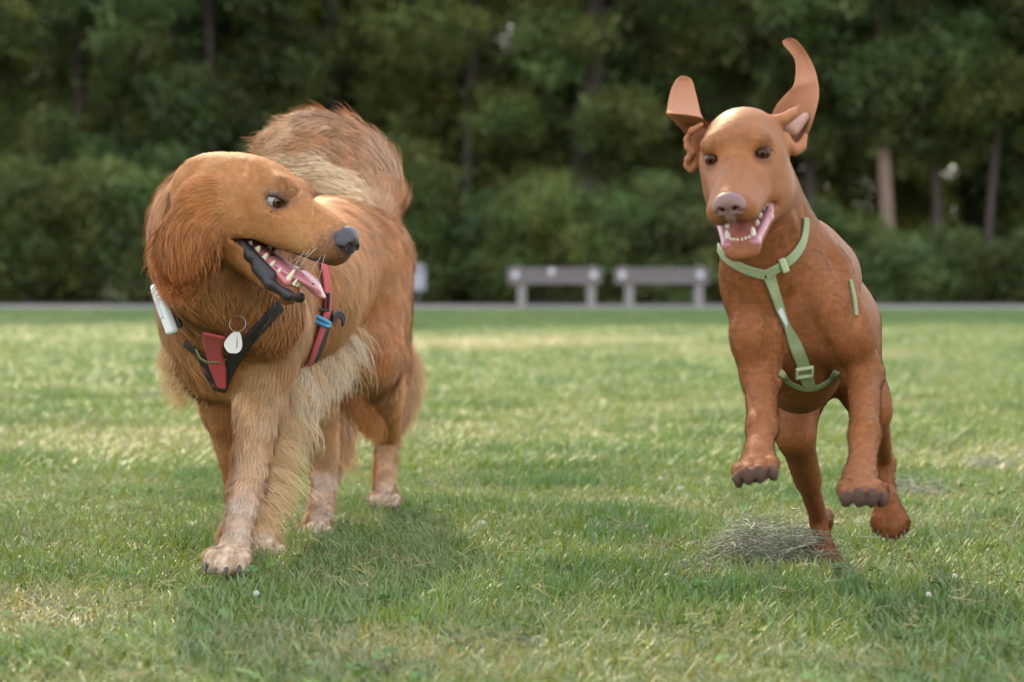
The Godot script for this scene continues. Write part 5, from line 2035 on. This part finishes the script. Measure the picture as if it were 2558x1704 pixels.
func make_trees():
	var r := RandomNumberGenerator.new()
	r.seed = 77
	var leaf := paint(Color.WHITE, 0.5, true)
	leaf.backlight_enabled = true
	leaf.backlight = Color(0.8, 0.8, 0.5)
	leaf.metallic_specular = 0.28
	var sprays := [spray(12, 0.30, 0.13, 0.075, 1), spray(12, 0.32, 0.11, 0.07, 2), spray(10, 0.34, 0.16, 0.08, 3)]
	var bark := paint(Color.WHITE, 0.95)
	bark.albedo_texture = speckle(Color(0.055, 0.038, 0.033), Color(0.09, 0.065, 0.058), Color(0.03, 0.026, 0.018), 12, 128, 0.06)
	bark.uv1_triplanar = true
	bark.uv1_world_triplanar = true
	bark.uv1_scale = Vector3(2.5, 0.6, 2.5)
	var grey_bark := bark.duplicate()
	grey_bark.albedo_color = Color(1.6, 1.55, 1.45)
	# x, z, height, crown base, crown radius, trunk radius, label, grey bark
	var rows := [
		[-12.5, -51.0, 11.0, 0.8, 2.6, 0.12, "dense dark tree at the far left end of the hedge line", 0],
		[-9.3, -52.0, 12.0, 1.0, 2.7, 0.12, "broad leafy tree above the left corner of the path", 0],
		[-6.3, -50.8, 11.0, 0.9, 2.5, 0.12, "leafy green tree left above the golden dog's head", 0],
		[-3.6, -52.3, 12.0, 1.2, 2.6, 0.12, "leafy tree standing behind the golden dog's tail", 0],
		[-0.9, -51.2, 11.5, 1.2, 2.4, 0.12, "mid green tree to the left of the benches", 0],
		[1.55, -51.0, 12.5, 3.0, 2.5, 0.34, "thick dark reddish trunk tree behind the left bench", 0],
		[4.2, -52.5, 12.0, 1.9, 2.5, 0.25, "leafy tree behind the brown dog's ears", 0],
		[6.3, -51.5, 11.0, 3.3, 2.3, 0.14, "slim tree hidden behind the brown dog's shoulder", 0],
		[7.75, -50.0, 12.0, 4.3, 2.4, 0.14, "tree with a pale grey bare trunk right of the brown dog", 1],
		[9.0, -51.0, 10.0, 3.5, 2.1, 0.09, "thin dark stemmed tree right of the pale trunk", 0],
		[9.9, -50.6, 11.0, 3.4, 2.3, 0.075, "thin leaning tree at the right edge", 0],
		[12.3, -51.5, 11.0, 2.2, 2.5, 0.2, "dense tree beyond the right edge of the path", 0]]
	for k in rows.size():
		var q: Array = rows[k]
		var base := Vector3(q[0], 0, q[1])
		var t := thing("tree", base, q[6], "tree", "trees behind the path")
		var lean := r.randf_range(-0.12, 0.12) if k != 10 else 0.28
		var line := []
		for s in 8:
			var f := s / 7.0
			line.append(base + Vector3(lean * f * 4.5 + 0.10 * sin(f * 5.0 + k), f * 14.5 - 0.05, 0.1 * sin(f * 4.0 + k * 2)))
		var trunk := part("trunk", trunk_of(line, q[5] * 1.15, q[5] * 0.35), grey_bark if q[7] else bark, t)
		for s in 4:
			var at_: Vector3 = line[2 + s % 4]
			var w := s * 2.1 + k
			var e := at_ + Vector3(cos(w) * q[4] * 0.7, q[2] * 0.14, sin(w) * q[4] * 0.6)
			part("limb", trunk_of([at_, at_.lerp(e, 0.5) + Vector3(0, 0.2, 0), e], q[5] * 0.4, q[5] * 0.12), grey_bark if q[7] else bark, trunk)
		var blobs := []
		var n := 18
		for s in n:
			var f := (s + 0.5) / n
			var y: float = lerpf(q[3], q[2], f)
			var rr: float = q[4] * (0.62 + 0.5 * sin(PI * clampf(f * 0.85 + 0.12, 0, 1)))
			var w := s * 2.4 + k
			blobs.append([base + Vector3(cos(w) * rr * 0.62 + lean * y * 0.3, y, sin(w) * rr * 0.45 + 0.35), Vector3(0.95, 0.75, 0.95) * r.randf_range(0.75, 1.2)])
		var high := []
		for s in 11:
			var f := (s + 0.5) / 11.0
			var w := s * 2.4 + k * 1.7
			high.append([base + Vector3(cos(w) * q[4] * 0.55, lerpf(q[2] * 0.92, 20.0, f), sin(w) * q[4] * 0.5), Vector3(1.5, 1.0, 1.5) * (1.15 - 0.5 * f)])
		var spots: Array[Transform3D] = []
		var tints := PackedColorArray()
		crown(high, 130, 1.9, Color(0.102, 0.132, 0.038), r, spots, tints)
		crown(blobs, 300, 1.05, Color(0.102, 0.132, 0.038).lerp(Color(0.074, 0.115, 0.041), r.randf()), r, spots, tints)
		copies("crown", sprays[k % 3], leaf, spots, tints, t, "stuff")
	# the wood behind
	for k in 13:
		var x := -17.0 + k * 2.8 + r.randf_range(-0.6, 0.6)
		var z := -57.0 - (k % 3) * 3.0
		var base := Vector3(x, 0, z)
		var t := thing("wood_tree", base, ["dark tree in the shade of the wood, left end", "second dark tree of the wood from the left", "third dark tree of the wood from the left", "dark tree of the wood behind the left lawn corner", "dark tree of the wood above the golden dog's head", "dark tree of the wood above the golden dog's tail", "dark tree of the wood above the litter bin", "dark tree of the wood above the left bench", "dark tree of the wood above the right bench", "dark tree of the wood above the brown dog's ears", "dark tree of the wood behind the pale trunk", "dark tree of the wood near the right edge", "dark tree of the wood, right end"][k], "tree", "trees of the wood behind")
		part("trunk", trunk_of([base, base + Vector3(0.1, 4, 0), base + Vector3(0, 9, 0.1)], 0.26, 0.12), bark, t)
		var blobs := []
		var many := 20 if k < 10 else (14 if k < 11 else 9)
		for s in many:
			var f := (s + 0.5) / many
			var w := s * 2.4 + k * 1.3
			blobs.append([base + Vector3(cos(w) * 1.6, lerpf(0.7, 10.5 - (k % 3) * 0.9, f), sin(w) * 1.0), Vector3(1.1, 0.9, 1.0) * r.randf_range(0.8, 1.2)])
		var spots: Array[Transform3D] = []
		var tints := PackedColorArray()
		crown(blobs, 260, 1.5, Color(0.102, 0.132, 0.038).lerp(Color(0.074, 0.115, 0.041), r.randf()), r, spots, tints)
		copies("crown", sprays[(k + 1) % 3], leaf, spots, tints, t, "stuff")
	# a sunlit row beyond the wood: its leaves glow where gaps let it through
	for k in 9:
		var base := Vector3(-19.0 + k * 4.6, 0, -76.0 - (k % 2) * 2.5)
		var t := thing("sunlit_tree", base, "sunlit pale green tree beyond the wood, " + ["far left", "second from the left", "third from the left", "fourth from the left", "behind the benches", "fourth from the right", "third from the right", "second from the right", "far right"][k], "tree", "sunlit trees beyond the wood")
		part("trunk", trunk_of([base, base + Vector3(0.1, 4, 0), base + Vector3(0, 10, 0.1)], 0.22, 0.1), bark, t)
		var blobs := []
		for s in 16:
			var f := (s + 0.5) / 16.0
			blobs.append([base + Vector3(cos(s * 2.4 + k) * 2.2, lerpf(1.0, 13.0, f), sin(s * 2.4) * 0.5), Vector3(1.9, 1.1, 0.6)])
		var spots: Array[Transform3D] = []
		var tints := PackedColorArray()
		crown(blobs, 110, 1.7, Color(0.102, 0.132, 0.038).lerp(Color(0.074, 0.115, 0.041), r.randf()), r, spots, tints)
		copies("crown", sprays[k % 3], leaf, spots, tints, t, "stuff")
	# shrubs along the path
	var words := ["rounded shrub", "loose shrub", "low dense shrub", "spreading shrub"]
	var spot_words := ["at the far left end of the path", "left of the golden dog's ear, outermost", "left of the golden dog, second from its ear", "just left of the golden dog's ear", "hidden behind the golden dog's neck", "behind the golden dog's tail", "above the litter bin", "right of the litter bin", "left behind the left bench", "behind the left bench's middle", "between the two benches", "behind the right bench", "left of the brown dog's chest", "behind the brown dog's shoulder", "right of the brown dog's back", "below the pale trunk", "right of the pale trunk", "near the right edge", "at the right edge", "past the right edge"]
	for k in 20:
		var x := -13.6 + k * 1.42 + r.randf_range(-0.25, 0.25)
		var z := -46.4 - r.randf() * 1.6
		var big := 1.0 if x < 4.5 else (0.55 if x < 6.6 or x > 9.2 else 0.3)
		var h := r.randf_range(1.9, 3.2) * big
		var base := Vector3(x, 0, z)
		var t := thing("shrub", base, "%s %s" % [words[k % 4], spot_words[k]], "shrub", "shrubs along the path")
		for s in 3:
			part("stem", trunk_of([base + Vector3(0.1 * s - 0.1, 0, 0), base + Vector3(0.3 * (s - 1), h * 0.4, 0.1), base + Vector3(0.45 * (s - 1), h * 0.75, 0)], 0.035, 0.012), bark, t)
		var blobs := []
		for s in 9:
			var f := (s + 0.3) / 9.0
			var w := s * 2.4 + k
			blobs.append([base + Vector3(cos(w) * 0.75 * (1.0 - 0.4 * f), 0.25 + f * h * 0.85, sin(w) * 0.5), Vector3(0.62, 0.5, 0.55) * r.randf_range(0.8, 1.2)])
		var spots: Array[Transform3D] = []
		var tints := PackedColorArray()
		crown(blobs, 150, 0.85, Color(0.100, 0.134, 0.038).lerp(Color(0.074, 0.117, 0.043), r.randf()), r, spots, tints)
		copies("foliage", sprays[k % 3], leaf, spots, tints, t, "stuff")


# ---------------------------------------------------------------- benches and bin
func make_benches():
	var wood := paint(Color.WHITE, 0.85)
	wood.albedo_texture = speckle(Color(0.10, 0.080, 0.074), Color(0.155, 0.13, 0.12), Color(0.06, 0.05, 0.045), 21, 128, 0.05)
	wood.uv1_triplanar = true
	wood.uv1_scale = Vector3(0.7, 6.0, 6.0)
	var stone := paint(Color.WHITE, 0.9)
	stone.albedo_texture = speckle(Color(0.17, 0.15, 0.14), Color(0.23, 0.205, 0.19), Color(0.12, 0.105, 0.095), 23, 128, 0.07)
	stone.uv1_triplanar = true
	stone.uv1_scale = Vector3.ONE * 2.0
	var bolt := paint(Color(0.42, 0.41, 0.42), 0.6)
	for k in 2:
		var base := Vector3(0.74, 0.012, -42.0) if k == 0 else Vector3(2.60, 0.012, -42.0)
		var t := thing("park_bench", base, ["weathered plank bench on two stone legs, nearer the golden dog", "weathered plank bench half hidden by the brown dog's chest"][k], "bench", "benches beside the path")
		for q in [["seat_plank", Vector3(1.62, 0.07, 0.17), Vector3(0, 0.415, 0.21)], ["seat_plank", Vector3(1.62, 0.07, 0.17), Vector3(0, 0.415, 0.02)], ["back_plank", Vector3(1.66, 0.125, 0.06), Vector3(0, 0.600, -0.145)], ["back_plank", Vector3(1.64, 0.115, 0.06), Vector3(0.005, 0.475, -0.12)]]:
			var o := part(q[0], rounded_box(q[1], 0.014), wood, t)
			o.position = q[2]
		for s in [-1, 1]:
			var o := part("leg", rounded_box(Vector3(0.15, 0.40, 0.40), 0.02), stone, t)
			o.position = Vector3(0.60 * s + 0.03, 0.18, 0.06)
			o = part("back_post", rounded_box(Vector3(0.13, 0.36, 0.10), 0.02), stone, t)
			o.position = Vector3(0.66 * s + 0.01, 0.50, -0.225)
			o = part("bolt_plate", horn([Vector3(0.68 * s, 0.53, -0.115), Vector3(0.68 * s, 0.53, -0.095)], [0.07, 0.065], 20), bolt, t)
			o.position = Vector3.ZERO
		if k == 0:
			var o := part("bolt_plate", horn([Vector3(-0.05, 0.60, -0.115), Vector3(-0.05, 0.60, -0.098)], [0.062, 0.058], 20), bolt, t)
			o.position = Vector3.ZERO
	var bin := thing("litter_bin", Vector3(-1.72, 0, -44.2), "pale grey litter bin by the hedge beside the golden dog's rump", "bin")
	var grey := paint(Color(0.24, 0.24, 0.26), 0.6)
	part("shell", horn([bin.position + Vector3(0, 0.28, 0), bin.position + Vector3(0, 0.30, 0), bin.position + Vector3(0, 0.62, 0)], [0.13, 0.145, 0.15], 20), grey, bin)
	part("hood", horn([bin.position + Vector3(0, 0.66, 0), bin.position + Vector3(0, 0.70, 0), bin.position + Vector3(0, 0.76, 0)], [0.155, 0.15, 0.05], 20), grey, bin)
	part("post", horn([bin.position, bin.position + Vector3(0, 0.68, 0)], [0.03, 0.03], 10), paint(Color(0.05, 0.05, 0.05), 0.6), bin)
